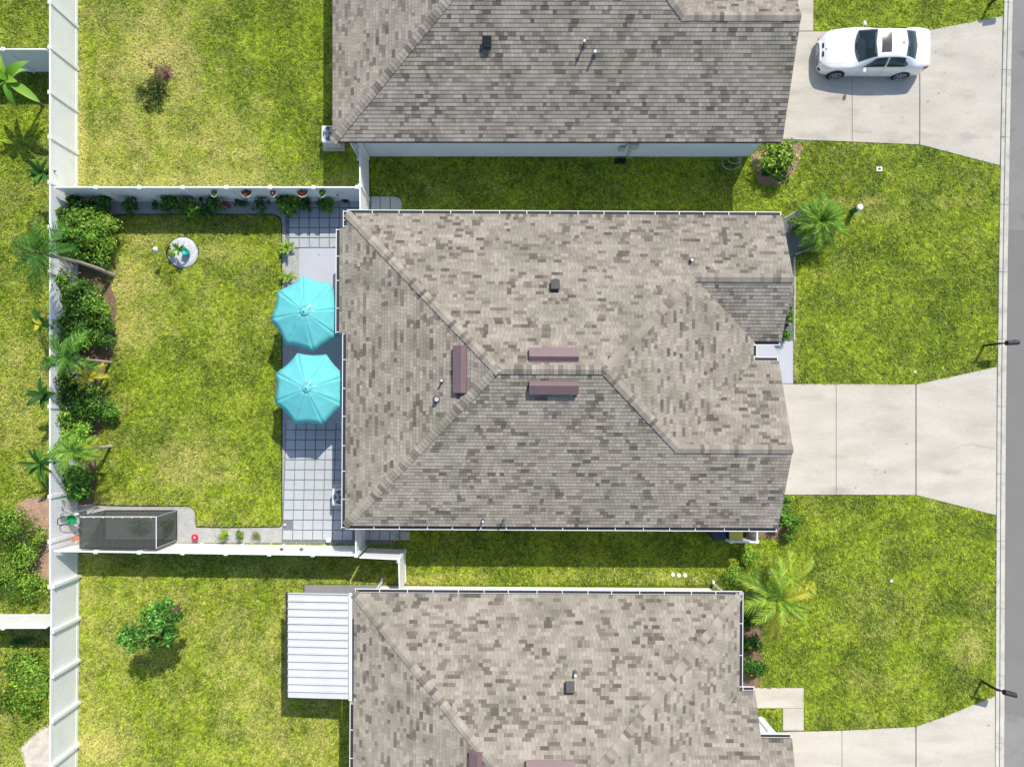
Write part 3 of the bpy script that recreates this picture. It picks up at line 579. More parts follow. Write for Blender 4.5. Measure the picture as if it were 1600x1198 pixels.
def fence(label, p0, p1, nb, off=0, posts=(True, True), grp='white vinyl fences', h=FH, gate=None):
    p0 = Vector((*p0, 0)); p1 = Vector((*p1, 0)); L = (p1 - p0).length; an = math.atan2(p1.y - p0.y, p1.x - p0.x)
    r = empty('vinyl_fence', p0, an, label, 'fence', None); b = L / nb
    pm = MB().box((0, 0, (h + .04) / 2), (.127, .127, h + .04)).build('post', M['white'], r, bevel=.008)
    cap = MB().box((0, 0, h + .055), (.15, .15, .03)).box((0, 0, h + .085), (.12, .12, .03), taper=.3).build('post_cap', M['white'], pm)
    pm.location = (0, off, 0); first = True
    for i in range(0 if posts[0] else 1, nb + (1 if posts[1] else 0)):
        if first: pm.location = (i * b, off, 0); first = False; continue
        q = inst(pm, r, (i * b, off, 0)); inst(cap, q, (0, 0, 0))
    pn = None
    for i in range(nb):
        if pn is None:
            mb = MB(); x = .07; w = .148
            while x < b - .07:
                ww = min(w, b - .068 - x); mb.box((x + ww / 2, 0, h / 2), (ww - .006, .024 , h - .2)); mb.box((x + ww / 2, 0, h / 2), (ww + .001, .014, h - .2)); x += w
            pn = mb.build('panel', M['white'], r); rt = MB().box((b / 2, 0, h - .03), (b - .12, .052, .15)).build('rail', M['white'], r, bevel=.006); rb = MB().box((b / 2, 0, .10), (b - .12, .052, .15)).build('rail', M['white'], r, bevel=.006)
        else:
            for s in (pn, rt, rb): inst(s, r, (i * b, 0, 0))
    return r
XF = -18.59
fence('long white vinyl fence running from the upper yard past the long hedge', (XF, 18.62), (XF, -7.28), 14, 0)
fence('white vinyl fence with bold inner posts, left of the lower left yard', (XF + .06, -7.28), (XF - .02, -16.53), 5, .07)
fence('white fence with hanging planters along the top of the parasol yard', (XF + .1, 9.16), (-5.93, 9.16), 7, 0, (False, True))
fence('sunlit white fence behind the mesh enclosure, below the parasol yard', (XF + .1, -5.82), (-5.97, -6.0), 7, 0, (False, True))
fence('short white gate fence between upper house corner and middle house', (-5.83, 11.02), (-5.80, 7.42), 2, 0, (True, False))
fence('short white fence running down from the middle house lower corner', (-5.99, -4.3), (-5.99, -6.03), 1, 0, (False, False))
fence('one-bay white fence jogging right below the middle house corner', (-5.9, -6.08), (-4.22, -6.16), 1, 0, (False, True))
fence('short white fence meeting the wall of the lower house', (-4.22, -6.22), (-4.18, -7.6), 1, 0, (False, False))
fence('white side fence at the upper left edge, above the banana plant', (XF - .1, 14.84), (-26, 14.84), 4, 0, (False, True))
fence('white side fence at the lower left edge, below the big shrubs', (XF - .1, -8.98), (-26, -8.98), 4, 0, (False, True))
ss = empty('bin_screen', (W(1146, 838).x, -5.2, 0), 0, 'small white L-shaped screen at the lower right corner of the middle house', 'screen')
b0 = W(1128, 836, 1.2); b1 = W(1143, 846.5, 1.2); b2 = W(1183, 847, 1.2)
def scr(a, b, name='panel'):
    mb = MB(); a = Vector((a[0], a[1], 0)) - ss.location; b = Vector((b[0], b[1], 0)) - ss.location; d = b - a; L = d.length; an = math.atan2(d.y, d.x); n = max(2, int(L / .15)); c = (a + b) / 2
    for i in range(n):
        q = a + d * ((i + .5) / n); mb.box((q.x, q.y, .6), (L / n - .006, .025, 1.1), an)
    mb.build('panel', M['white'], ss); MB().box((c.x, c.y, 1.17), (L, .06, .10), an).build('rail', M['white'], ss)
gy0 = -4.3
scr((b1.x, b1.y), (b2.x, b1.y)); scr((b2.x, b1.y), (b2.x, gy0)); 
for p in ((b1.x, b1.y), (b2.x, b1.y)): MB().box((p[0] - ss.location.x, p[1] - ss.location.y, .61), (.12, .12, 1.24)).build('post', M['white'], ss, bevel=.01)
def wheelie(px, py, body, lid, label):
    q = W(px, py); r = empty('wheelie_bin', q, 0, label, 'bin')
    MB().box((0, 0, .5), (.5, .58, .9), taper=1.1).build('body', M[body], r, bevel=.03); MB().box((0, -.02, .98), (.58, .68, .06)).build('lid', M[lid], r, bevel=.02)
    MB().tube([(-.2, .36, .92), (.2, .36, .92)], .02, 6).build('handle', M['black'], r)
    for s in (-1, 1): MB().tube([(s * .22, .26, .1), (s * .28, .26, .1)], .1, 12).build('wheel', M['tyre'], r)
wheelie(1138, 827, 'navy', 'yellow', 'wheeled bin with yellow lid behind the white screen'); wheelie(1112, 824, 'navy', 'navy', 'dark wheeled bin at the lower eave of the middle house')

# ------------------------------------------------------------------ umbrellas
def umbrella(px, py, a0, label, zc=2.66, ze_=2.08, r=1.56):
    q = W(px, py, zc); base = empty('parasol', (q.x, q.y, 0), 0, label, 'parasol', 'turquoise parasols')
    P = [Vector((r * math.cos(a0 + i * math.pi / 4), r * math.sin(a0 + i * math.pi / 4), ze_)) for i in range(8)]; r1 = .14
    for i in range(8):
        A, B = P[i], P[(i + 1) % 8]; V = []; n = 6; m = 6
        for j in range(n + 1):
            t = j / n; rr = r1 / r + (1 - r1 / r) * t
            for k in range(m + 1):
                s = k / m; e = A.lerp(B, s); pull = 1 - .04 * math.sin(math.pi * s) * t
                x, y = e.x * rr * pull, e.y * rr * pull; z = zc + (ze_ - zc) * (rr ** 1.15) - .018 * math.sin(math.pi * s) * t
                V.append((x, y, z))
        Fc = [(j * (m + 1) + k, (j + 1) * (m + 1) + k, (j + 1) * (m + 1) + k + 1, j * (m + 1) + k + 1) for j in range(n) for k in range(m)]
        o = MB().add(V, Fc).build('canopy_panel', M['turq'], base, smooth=True)
        sd_ = o.modifiers.new('s', 'SOLIDIFY'); sd_.thickness = .006
        MB().tube([(P[i].x * .1, P[i].y * .1, zc - .03), tuple(P[i] * .985 + Vector((0, 0, .0)) - Vector((0, 0, .0)))], .011, 6).build('rib', M['metal'], base)
    MB().lathe([(.17, zc - .035), (.13, zc + .015), (.05, zc + .05), (.03, zc + .055)], 16).build('vent_cap', M['turq'], base)
    MB().lathe([(.02, zc + .05), (.028, zc + .08), (.012, zc + .12), (.004, zc + .125)], 10).build('finial', M['black'], base)
    MB().tube([(0, 0, .06), (0, 0, zc + .03)], .022, 10).build('pole', M['grey'], base)
    MB().lathe([(.25, 0.03), (.25, .07), (.1, .11), (.04, .14), (.035, .35)], 24).build('base', M['black'], base)
umbrella(475, 487, R(8), 'upper turquoise parasol, its canopy tucked under the roof edge')
umbrella(478.5, 607, R(20), 'lower turquoise parasol, between the other parasol and the paved terrace')
# ------------------------------------------------------------------ AC units
def condenser(px, py, label, rz=0):
    q = W(px, py); r = empty('air_conditioner', q, rz, label, 'air conditioner')
    MB().box((0, 0, .035), (.95, .95, .07)).build('pad', M['conck'], r)
    b = MB().box((0, 0, .42), (.74, .74, .68)).build('casing', M['gutter'], r, bevel=.07)
    mb = MB()
    for k in range(12): mb.box((0, 0, .14 + k * .048), (.752, .56, .012)).box((0, 0, .14 + k * .048), (.56, .752, .012))
    mb.build('louvre', M['grey'], r)
    MB().lathe([(.30, .762), (.30, .772), (.29, .772)], 28).build('fan_well', M['navy'], r)
    mb = MB()
    for k in range(5):
        a = k * 2 * math.pi / 5; mb.box((.14 * math.cos(a), .14 * math.sin(a), .778), (.26, .11, .006), a)
    mb.build('fan_blade', M['grey'], r)
    mb = MB()
    for rr in (.08, .15, .22, .29): mb.tube([(rr * math.cos(a), rr * math.sin(a), .792) for a in np.linspace(0, 2 * math.pi, 25)], .004, 4)
    for k in range(12): a = k * math.pi / 6; mb.tube([(.05 * math.cos(a), .05 * math.sin(a), .792), (.3 * math.cos(a), .3 * math.sin(a), .792)], .004, 4)
    mb.build('fan_guard', M['gutter'], r)
condenser(522, 220, 'white air conditioner beside the lower left corner of the upper house'); condenser(538, 773, 'pale air conditioner on the terrace half under the middle roof')

# ------------------------------------------------------------------ foliage
def leafcol(n, cs, w=None):
    cs = np.array(cs); idx = np.random.choice(len(cs), n, p=w); return cs[idx] * np.random.uniform(.75, 1.25, (n, 1))
DG = [(.024, .085, .012), (.042, .13, .018), (.085, .215, .032)]; MG = [(.06, .17, .015), (.115, .275, .025), (.22, .41, .055)]; YG = [(.26, .42, .035), (.42, .56, .07), (.16, .32, .03)]; YY = [(.42, .42, .04), (.55, .5, .05), (.3, .35, .04)]
def blob(c, rx, ry, rz, n, ll, cols, clumps=14, lw=.45, seed=0, w=None):
    rs = np.random.RandomState(seed + 1); K = clumps; u = rs.normal(size=(K, 3)); u /= np.linalg.norm(u, axis=1)[:, None]; u[:, 2] = np.abs(u[:, 2]) * .9 - .15
    cc = u * rs.uniform(.25, 1.0, (K, 1)); ci = rs.randint(0, K, n); p = cc[ci] + rs.normal(size=(n, 3)) * rs.uniform(.10, .25, K)[ci][:, None]
    p[:, 2] = np.maximum(p[:, 2], -.6); P = p * np.array([rx, ry, rz]) + np.array(c); nrm = p + np.array([0, 0, .7]) + rs.normal(size=(n, 3)) * .5; nrm /= np.linalg.norm(nrm, axis=1)[:, None]
    t = np.cross(nrm, rs.normal(size=(n, 3))); t /= np.linalg.norm(t, axis=1)[:, None]; b = np.cross(nrm, t); L = ll * rs.uniform(.6, 1.3, (n, 1)); 
    V = np.stack([P - t * L * .5, P + b * L * lw * .5 + nrm * L * .08, P + t * L * .5 - nrm * L * .1, P - b * L * lw * .5 + nrm * L * .08], 1)
    C = leafcol(n, cols, w); tone = rs.uniform(.6, 1.35, K)[ci][:, None] * rs.uniform(.8, 1.25); C = C * tone; T = np.arange(4 * n).reshape(-1, 4); return V.reshape(-1, 3), T, np.repeat(C, 4, 0)
def shrub(px, py, r, h, label, cols=MG, n=900, ll=.10, name='shrub', cat='shrub', flat=1, seed=None, z=None, group=None, clumps=14, w=None, flower=None):
    """crown centre at px,py seen at mid height, r in px"""
    seed = seed if seed is not None else int(px * 13 + py * 7) % 99991; zc = h * .55; q = W(px, py, zc); rr = r * (H - zc) / F
    root = empty(name, (q.x, q.y, 0), 0, label, cat, group); V, T, C = blob((0, 0, zc), rr, rr * flat, h * .5, n, ll, cols, clumps, seed=seed, w=w)
    V[:, 2] = np.maximum(V[:, 2], .02); np_mesh('foliage', V, T, C, M['leaf'], root)
    mb = MB(); rs = random.Random(seed)
    for k in range(5):
        a = rs.uniform(0, 6.28); mb.tube([(0.05 * math.cos(a), .05 * math.sin(a), 0), (rr * .3 * math.cos(a), rr * .3 * math.sin(a), h * .45), (rr * .6 * math.cos(a), rr * .6 * math.sin(a), h * .8)], [.022, .015, .006], 5)
    mb.build('stem', M['twig'], root)
    if flower:
        fm, nf, fr = flower
        for k in range(nf):
            a = rs.uniform(0, 6.28); d_ = rs.uniform(.2, .85) * rr; mb = MB()
            for j in range(5):
                b = j * 1.257; mb.add([(0, 0, 0), (fr * math.cos(b - .45), fr * math.sin(b - .45), .02), (fr * 1.2 * math.cos(b), fr * 1.2 * math.sin(b), .0), (fr * math.cos(b + .45), fr * math.sin(b + .45), .02)], [(0, 1, 2, 3)])
            mb.build('flower', M[fm], root, loc=(d_ * math.cos(a), d_ * math.sin(a) * flat, h * 1.0))
    return root
def frond_mesh(L, droop, nl, lw, lL, cols, seed, rise=.5, vee=.35):
    """pinnate frond along +X from origin: rachis + leaflets"""
    rs = np.random.RandomState(seed); V = []; T = []; C = []; pts = []
    for i in range(12):
        t = i / 11; pts.append(np.array([L * (t - .12 * t * t * droop), 0, L * (rise * t - droop * .75 * t * t)]))
    pts = np.array(pts); rc = np.array(cols[0]) * 1.3
    for i in range(11):
        n = len(V); w = .018 * (1 - i / 12) + .004
        V += [pts[i] + [0, w, 0], pts[i] - [0, w, 0], pts[i + 1] - [0, w * .9, 0], pts[i + 1] + [0, w * .9, 0]]; T.append((n, n + 1, n + 2, n + 3)); C += [rc] * 4
    for j in range(nl):
        t = .12 + .88 * j / nl; x = t * 11; i = min(10, int(x)); p = pts[i] + (pts[i + 1] - pts[i]) * (x - i); tg = pts[i + 1] - pts[i]; tg = tg / np.linalg.norm(tg)
        l = lL * (math.sin(math.pi * (.12 + .80 * t)) ** .6) * rs.uniform(.8, 1.15)
        for s in (-1, 1):
            ang = .95 - .45 * t + rs.uniform(-.12, .12); d = tg * math.cos(ang) + np.array([0, s, 0]) * math.sin(ang); d = d + np.array([0, 0, vee * .6]); d /= np.linalg.norm(d); sg = tg * lw
            m = p + d * l * .5; e = p + d * l - np.array([0, 0, l * .42]); n = len(V)
            V += [p - sg * .5, p + sg * .5, m + sg * .6, m - sg * .6]; T.append((n, n + 1, n + 2, n + 3)); V += [e, e]; n2 = len(V); T.append((n + 3, n + 2, n2 - 1, n2 - 2)); c = np.array(cols[rs.randint(len(cols))]) * rs.uniform(.75, 1.25); C += [c] * 6
    me = bpy.data.meshes.new('frond'); me.from_pydata([tuple(v) for v in V], [], T); at = me.color_attributes.new('Col', 'FLOAT_COLOR', 'POINT')
    at.data.foreach_set('color', np.array([(*c, 1) for c in C], dtype=np.float32).ravel()); me.materials.append(M['leaf']); return me
def palm(base_px, top_px, h, label, nf=14, L=1.6, cols=MG, nl=34, lL=.42, droop=.8, rise=.45, tr=.06, seed=1, name='palm_tree', cat='palm', young=None, curve=0, lw=.035, loose=0):
    b = W(*base_px); t = W(*top_px, h); root = empty(name, b, 0, label, cat); tp = t - b; rs = random.Random(seed)
    if h > .5:
        mid = tp * .5 + Vector((0, curve, .05)); mb = MB(); pts = [Vector((0, 0, -.02)), tp * .03, tp * .25 + Vector((0, curve * .7, 0)), mid, tp * .8 + Vector((0, curve * .5, 0)), tp]
        mb.tube(pts, [tr * 1.9, tr * 1.35, tr * 1.1, tr, tr * .95, tr * .9], 10); mb.build('trunk', M['bark'], root, smooth=True)
    ms = [frond_mesh(L * rs.uniform(.85, 1.1), droop * rs.uniform(.8, 1.2), nl, lw, lL, cols if not (young and k == 3) else young, seed * 10 + k, rise * rs.uniform(.8, 1.2)) for k in range(4)]
    for k in range(nf):
        o = bpy.data.objects.new('frond', ms[k % 4]); link(o, root); inner = k % 3
        o.location = tp; a = k * 2.399 + rs.uniform(-.25, .25); o.rotation_euler = (rs.uniform(-.25, .25), -.45 * inner + rs.uniform(-.1, .15), a); s = (1, .92, .75)[inner] * rs.uniform(.9 - .35 * loose, 1.08); o.rotation_euler[2] += rs.uniform(-.6, .6) * loose; o.rotation_euler[0] += rs.uniform(-.5, .5) * loose; o.scale = (s, s, s)
    return root
def blade_leaf(L, w, bend, cols, seed):
    rs = random.Random(seed); V = []; n = 8; c = rs.choice(cols)
    for i in range(n + 1):
        t = i / n; ww = w * (math.sin(math.pi * min(1, .08 + .92 * t) ** .8) ** .7 if t < 1 else 0) + .004; x = L * t * (1 - .2 * bend * t); z = L * (.45 * t - bend * .6 * t * t)
        V += [(x, ww, z + ww * .25), (x, 0, z), (x, -ww, z + ww * .25)]
    Fc = []
    for i in range(n): Fc += [(3 * i, 3 * i + 1, 3 * i + 4, 3 * i + 3), (3 * i + 1, 3 * i + 2, 3 * i + 5, 3 * i + 4)]
    return MB().add(V, Fc, c)
def broadleaf(base_px, top_px, h, label, nl=8, L=.7, w=.11, cols=DG, seed=1, name='banana_plant', cat='plant', bend=.5, stem=.03):
    b = W(*base_px); t = W(*top_px, h); root = empty(name, b, 0, label, cat); tp = t - b; rs = random.Random(seed)
    MB().tube([(0, 0, -.02), tp * .5 + Vector((0, .03, 0)), tp], [stem * 1.4, stem, stem * .8], 7).build('stem', M['twig'], root)
    for k in range(nl):
        o = blade_leaf(L * rs.uniform(.75, 1.15), w * rs.uniform(.8, 1.15), bend * rs.uniform(.6, 1.5), cols, seed * 31 + k).build('leaf', M['leaf'], root, smooth=True, loc=tp * rs.uniform(.88, 1))
        o.rotation_euler = (rs.uniform(-.3, .3), rs.uniform(-.7, .25), k * 2.4 + rs.uniform(-.4, .4))
    return root
# --- hedge along the planter fence (in its shade)
row = [(118, 322, 20, 1.1, DG, 1400, .12, 'dark shrub in the shaded corner where the planter fence meets the long fence'), (152, 322, 20, 1.1, DG, 1300, .15, 'broad-leaved dark shrub second from the shaded corner of the planter fence'),
       (204, 322, 16, 1.0, DG, 900, .10, 'isolated dark shrub by the planter fence, left of a gap in the row'), (243, 321, 8, .4, DG, 260, .08, 'tiny dark plant in the gap of the row along the planter fence'), (266, 320, 17, 1.0, DG + MG, 1000, .12, 'leafy shrub left of the pale-flecked one along the planter fence'),
       (299, 322, 19, 1.1, MG + YG[:1], 1100, .13, 'shrub with pale glossy flecks, middle of the cluster under the planter fence'), (330, 321, 18, 1.0, DG + MG, 1000, .12, 'shrub left of the red flower along the planter fence'),
       (376, 317, 10, .5, DG, 360, .09, 'low dark plant right of the red flower'), (407, 320, 14, .9, DG, 900, .07, 'dark fine-leaved shrub beside the start of the terrace'), (448, 317, 20, 1.1, MG + YG, 1500, .16, 'large bright-leaved shrub at the corner of the terrace'),
       (478, 320, 12, .8, DG + MG, 600, .11, 'small mixed plant between the bright shrub and the round one on the terrace'), (509, 320, 14, .7, MG, 1500, .09, 'round bright green plant on the terrace, rightmost under the planter fence')]
for px, py, r, h, c_, n, ll, lab in row: shrub(px, py, r, h, lab, c_, n, ll)
shrub(540, 314, 7, .3, 'low dark ground plant at the right end of the planter fence', DG, 250, .07, flat=.4); 
shrub(352, 318, 5, .9, 'red flower standing between dark shrubs under the planter fence', [(.7, .01, .04), (.8, .05, .08), (.03, .1, .03)], 160, .07, name='flowering_plant', cat='flower')
# --- long west hedge
hd = [(107, 345, 24, 1.5, DG + MG, 1900, .12, 'deep green shrub at the top end of the long hedge'), (135, 358, 28, 1.6, MG + YG, 2300, .11, 'mid green shrub with pale tips near the top of the long hedge'), (160, 352, 22, 1.3, YG, 1500, .11, 'yellow-green shrub leaning over the lawn near the top of the long hedge'),
      (112, 378, 26, 1.6, DG + MG, 1700, .13, 'dense shrub against the fence above the leaning palm trunk'), (155, 382, 24, 1.1, YG, 1600, .10, 'yellowish shrub just above the leaning palm trunk'), (158, 406, 18, .9, DG, 900, .10, 'dark low shrub over the leaning palm trunk, at the lawn side'),
      (118, 450, 26, 1.5, MG + DG, 2300, .12, 'green shrub just below the leaning palm trunk'), (128, 478, 24, 1.5, DG + MG, 2000, .12, 'dark green shrub in the hedge left of the light one'), (155, 487, 24, 1.4, MG + YG, 2000, .10, 'light green rounded shrub bulging into the lawn'),
      (118, 512, 24, 1.5, MG + DG, 1700, .12, 'shrub touching the fence next to the bulging light shrub'), (160, 522, 22, 1.1, DG + MG[:1], 1500, .10, 'dark shrub above the middle palm trunk, at the lawn side'), (115, 540, 24, 1.5, MG, 1900, .13, 'ferny green shrub against the fence above the middle palm'),
      (118, 608, 26, 1.6, DG, 2300, .12, 'very dark dense shrub left of the yellow fronds'), (140, 628, 26, 1.4, DG + MG, 2200, .10, 'rounded dark shrub under the yellow fronds'), (170, 642, 16, .9, DG + MG, 900, .09, 'small shrub sticking out furthest onto the lawn'),
      (112, 655, 18, 1.3, MG + YG, 1100, .12, 'light green shrub at the fence below the dark mass'), (118, 680, 24, 1.3, YG + MG, 1700, .12, 'yellow-green shrub at the fence above the lowest palm'), (118, 742, 18, 1.3, MG, 1000, .17, 'broad-leaved plant below the lowest palm'), (124, 764, 17, 1.2, DG + MG, 1000, .17, 'lowest dark broad-leaved plant of the long hedge')]
for px, py, r, h, c_, n, ll, lab in hd: shrub(px, py, r * 1.18, h * 1.1, lab, c_ + (YG[:1] if c_ is DG else MG[1:]), int(n * 1.2), ll * 1.2, clumps=18)
palm((178, 430), (64, 397), 4.4, 'tall leaning palm whose crown hangs over the long fence', 13, 1.8, DG + MG[:1], 34, .55, .9, .35, .07, 3, curve=.12, lw=.03, loose=.6)
palm((173, 566), (108, 559), 3.0, 'middle palm with a pale trunk lying toward the long fence', 13, 1.25, MG + DG, 30, .42, .9, .4, .05, 5, lw=.032, loose=.5)
palm((174, 697), (116, 704), 2.6, 'lowest palm of the hedge with its pale trunk foot on the lawn', 14, 1.3, MG + YG[:1], 30, .46, .9, .4, .055, 7, lw=.032, loose=.5)
palm((150, 592), (139, 590), 1.1, 'yellow feathery young palm below the middle palm trunk', 9, .85, YY, 24, .26, .8, .4, .03, 9, name='young_palm')
palm((150, 703), (139, 704), 1.3, 'yellow star-shaped young palm above the lowest palm trunk shadow', 11, .62, YY, 20, .22, .6, .5, .03, 11, name='young_palm')
# --- beyond the long fence
broadleaf((68, 167), (10, 124), 2.3, 'banana plant at the upper left edge casting a long shadow', 10, 1.35, .17, MG + YG[:1], 3, bend=.9, stem=.045)
broadleaf((88, 288), (66, 272), 1.7, 'dark-leaved plant poking out beside the second fence post above the planter fence', 11, .75, .10, DG, 4, name='cordyline', bend=.5)
broadleaf((92, 512), (66, 505), 1.8, 'plant with paddle leaves and one yellow leaf beyond the middle of the long fence', 10, .68, .11, DG + [(.5, .5, .04)], 6, name='paddle_plant', bend=.6)
broadleaf((90, 622), (66, 618), 1.8, 'dark plant with rounded paddle leaves beyond the fence, level with the lower parasol', 10, .8, .12, DG, 8, name='paddle_plant', bend=.5)
broadleaf((88, 727), (62, 724), 1.8, 'spiky dark agave-like plant beyond the fence just above the mulch', 15, .95, .075, DG + MG[:1], 10, name='spiky_plant', bend=.7)
for px, py, r, h, c_, n, lab in [(18, 820, 40, 1.5, YG + MG, 4200, 'large shrub left of the red mulch patch, upper of the lower left group'), (58, 842, 17, 1.0, YG, 1300, 'small bright shrub standing in the mulch'), (40, 868, 26, 1.2, MG + YG, 2200, 'middle shrub of the lower left group'),
                                 (14, 900, 36, 1.5, YG + MG, 3600, 'big pale-flecked shrub at the left picture edge'), (44, 912, 26, 1.2, MG + YG, 2100, 'lowest shrub of the lower left group, nearest the side fence')]:
    shrub(px, py, r, h, lab, c_, n, .10, clumps=26)
shrub(30, 1000, 24, .35, 'low weedy plants in the shade of the lower left side fence', DG, 700, .09, flat=.3, name='weeds', cat='plant')
# long ragged grass tussocks lower-left
shrub(30, 1075, 46, .3, 'rough dark tall grass clump below the lower left side fence', YG + MG, 2600, .16, flat=1.1, name='grass_clump', cat='grass clump', clumps=30)
# --- gravel roundel
rb = empty('round_flower_bed', W(286, 395), 0, 'round white pebble bed with black rim on the backyard lawn', 'flower bed')
MB().lathe([(.69, 0), (.69, .03), (.5, .045), (.01, .05)], 40).build('pebbles', M['gravelw'], rb, smooth=True)
MB().tube([(.70 * math.cos(a), .70 * math.sin(a), .03) for a in np.linspace(0, 2 * math.pi, 49)], .022, 6).build('rim', M['edging'], rb)
pt = empty('flower_pot', W(295, 396, 0) + Vector((0, 0, .05)), 0, 'teal glazed pot on the round pebble bed', 'pot'); MB().lathe([(.09, 0), (.15, .2), (.16, .34), (.13, .34), (.12, .28)], 18).build('pot', M['teal'], pt, smooth=True)
broadleaf((288, 394), (279, 389), .8, 'spiky green plant on the round pebble bed', 16, .42, .035, MG, 12, name='spiky_plant', bend=.6, stem=.02)
shrub(268, 397, 6, .5, 'small yellow-green plant at the left rim of the round pebble bed', YG, 260, .08); shrub(262, 386, 4, .4, 'small orange-flowered plant above the white ball', [(.6, .15, .04), (.06, .15, .03)], 120, .07, name='flowering_plant', cat='flower')
gb = empty('garden_ball', W(261, 398), 0, 'white ball lamp on a stake left of the round pebble bed', 'garden lamp'); MB().tube([(0, 0, 0), (0, 0, .95)], .012, 6).build('stake', M['metal'], gb)
MB().lathe([(.01, -.11), (.06, -.095), (.1, -.05), (.115, 0), (.1, .05), (.06, .095), (.01, .11)], 16, (0, 0, 1.02)).build('globe', M['pinkw'], gb, smooth=True)
# gravel plants near the terrace
palm((450, 392), (449, 388), .25, 'small bright spiky plant in the gravel beside the terrace top', 13, .42, YG, 12, .14, .5, .6, .03, 21, name='small_palm', cat='plant')
palm((452, 436), (449, 434), .25, 'small yellowish spiky plant half under the upper parasol', 11, .38, YG, 12, .13, .5, .6, .03, 22, name='small_palm', cat='plant')
shrub(349, 836, 10, .5, 'loose yellow-green plant in the gravel, left of three by the sunlit fence', YG, 420, .08); shrub(375, 836, 8, .45, 'round green plant in the gravel, middle of three by the sunlit fence', MG + YG, 520, .07); shrub(401, 837, 9, .3, 'sparse pale plant in the gravel, right of three by the sunlit fence', [(.3, .33, .12), (.2, .27, .06)], 260, .07)
rf = empty('red_planter', W(307.5, 838), 0, 'red ring-shaped pot beside the mesh enclosure', 'pot'); MB().lathe([(.06, 0), (.12, .12), (.15, .22), (.10, .24), (.05, .15)], 16).build('pot', M['redf'], rf, smooth=True); MB().lathe([(.03, .16), (.045, .22), (.02, .26)], 8).build('flower_centre', M['pinkw'], rf)
sp = empty('sprinkler', W(446, 819), 0, 'small white sprinkler head in the gravel square of the terrace', 'sprinkler'); MB().lathe([(.04, 0), (.04, .1), (.05, .11), (.02, .13)], 10).build('head', M['white'], sp)
cn = empty('white_pot', W(515, 842), 0, 'small white pot by the fence at the bottom of the terrace', 'pot'); MB().lathe([(.07, 0), (.1, .2), (.11, .22), (.08, .2)], 14).build('pot', M['white'], cn)
# planters on fence
def planter(px, label, w, m='terra', cols=None):
    q = W(px, 297, 1.55); r = empty('hanging_planter', (q.x, 9.10, 1.42), 0, label, 'planter', 'half-round planters hanging on the fence')
    n = 12; P = [(w * math.cos(a), -abs(math.sin(a)) * .26) for a in np.linspace(0, math.pi, n)]
    V = [(x, y, .16) for x, y in P] + [(x * .55, y * .55, -.06) for x, y in P]
    MB().add(V, [(i, n + i, n + i + 1, i + 1) for i in range(n - 1)] + [tuple(range(2 * n - 1, n - 1, -1)), (0, n - 1, 2 * n - 1, n)]).build('basket', M['white'], r)
    MB().add([(x * .9, y * .9, .145) for x, y in P], [tuple(range(n))[::-1]]).build('soil', M[m], r)
    MB().tube([(x, y, .165) for x, y in P], .014, 6).build('rim', M['white'], r)
    V, T, C = blob((0, -.1, .20), w * .85, .14, .09, 260, .055, cols or [(.45, .12, .04), (.3, .08, .04), (.12, .1, .03)], 8, seed=int(px)); np_mesh('foliage', V, T, C, M['leaf'], r)
planter(385.5, 'wide fence planter with rust-red flowers, leftmost of the wide ones', .24); planter(427, 'small fence planter with brown stems between the two wide ones', .13, cols=[(.25, .1, .07), (.4, .3, .25), (.2, .1, .05)]); planter(472.5, 'wide fence planter with orange flowers above the bright terrace shrub', .24, cols=[(.6, .2, .04), (.45, .12, .03), (.3, .12, .04)])
planter(504, 'fence planter with yellow-green plants, rightmost on the fence', .15, cols=YG + MG); planter(335, 'fence planter with a yellow rim, leftmost on the fence', .14, cols=DG + YG)
bd = empty('wall_ornament', (-6.9, 9.10, 1.2), 0, 'dark bird ornament on the planter fence near its right end', 'ornament'); MB().lathe([(.005, -.09), (.035, -.04), (.045, 0), (.02, .07), (.004, .1)], 10, (0, -.06, 0)).build('body', M['navy'], bd); MB().box((.04, -.06, .02), (.1, .02, .05), .3).build('wing', M['gutter'], bd)
for px, lab in ((440, 'brown scrolled metal ornament on the sunlit fence, left of the pair'), (471, 'brown scrolled metal ornament on the sunlit fence, right of the pair')):
    q = W(px, 857.5, 1.2); r = empty('wall_ornament', (q.x, -5.90, 1.2), 0, lab, 'ornament', 'metal ornaments on the sunlit fence'); mb = MB()
    mb.tube([(.1 * math.cos(a) * (a / 12), .02, .1 * math.sin(a) * (a / 12)) for a in np.linspace(2, 12, 24)], .014, 5); mb.build('scroll', M['copper'], r); MB().lathe([(.01, -.02), (.06, 0), (.01, .02)], 10, (0, .03, 0)).build('boss', M['copper'], r)
# ------------------------------------------------------------------ mesh enclosure
A0 = W(164, 843); X0, X1 = W(165, 0).x, W(277, 0).x; Y0, Y1 = W(0, 843).y, W(0, 797).y
en = empty('mesh_enclosure', ((X0 + X1) / 2, (Y0 + Y1) / 2, 0), 0, 'black shade-mesh enclosure on a white pipe frame in the gravel corner', 'enclosure')
ex, ey, ez = (X1 - X0) / 2, (Y1 - Y0) / 2, 1.83
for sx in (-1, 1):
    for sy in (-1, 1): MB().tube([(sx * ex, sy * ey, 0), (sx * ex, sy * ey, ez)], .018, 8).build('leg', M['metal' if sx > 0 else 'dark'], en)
    MB().tube([(sx * ex, -ey, ez), (sx * ex, ey, ez)], .018, 8).build('top_rail', M['gutter' if sx > 0 else 'dark'], en); MB().tube([(sx * ex, -ey, .05), (sx * ex, ey, .05)], .022, 8).build('bottom_rail', M['dark'], en)
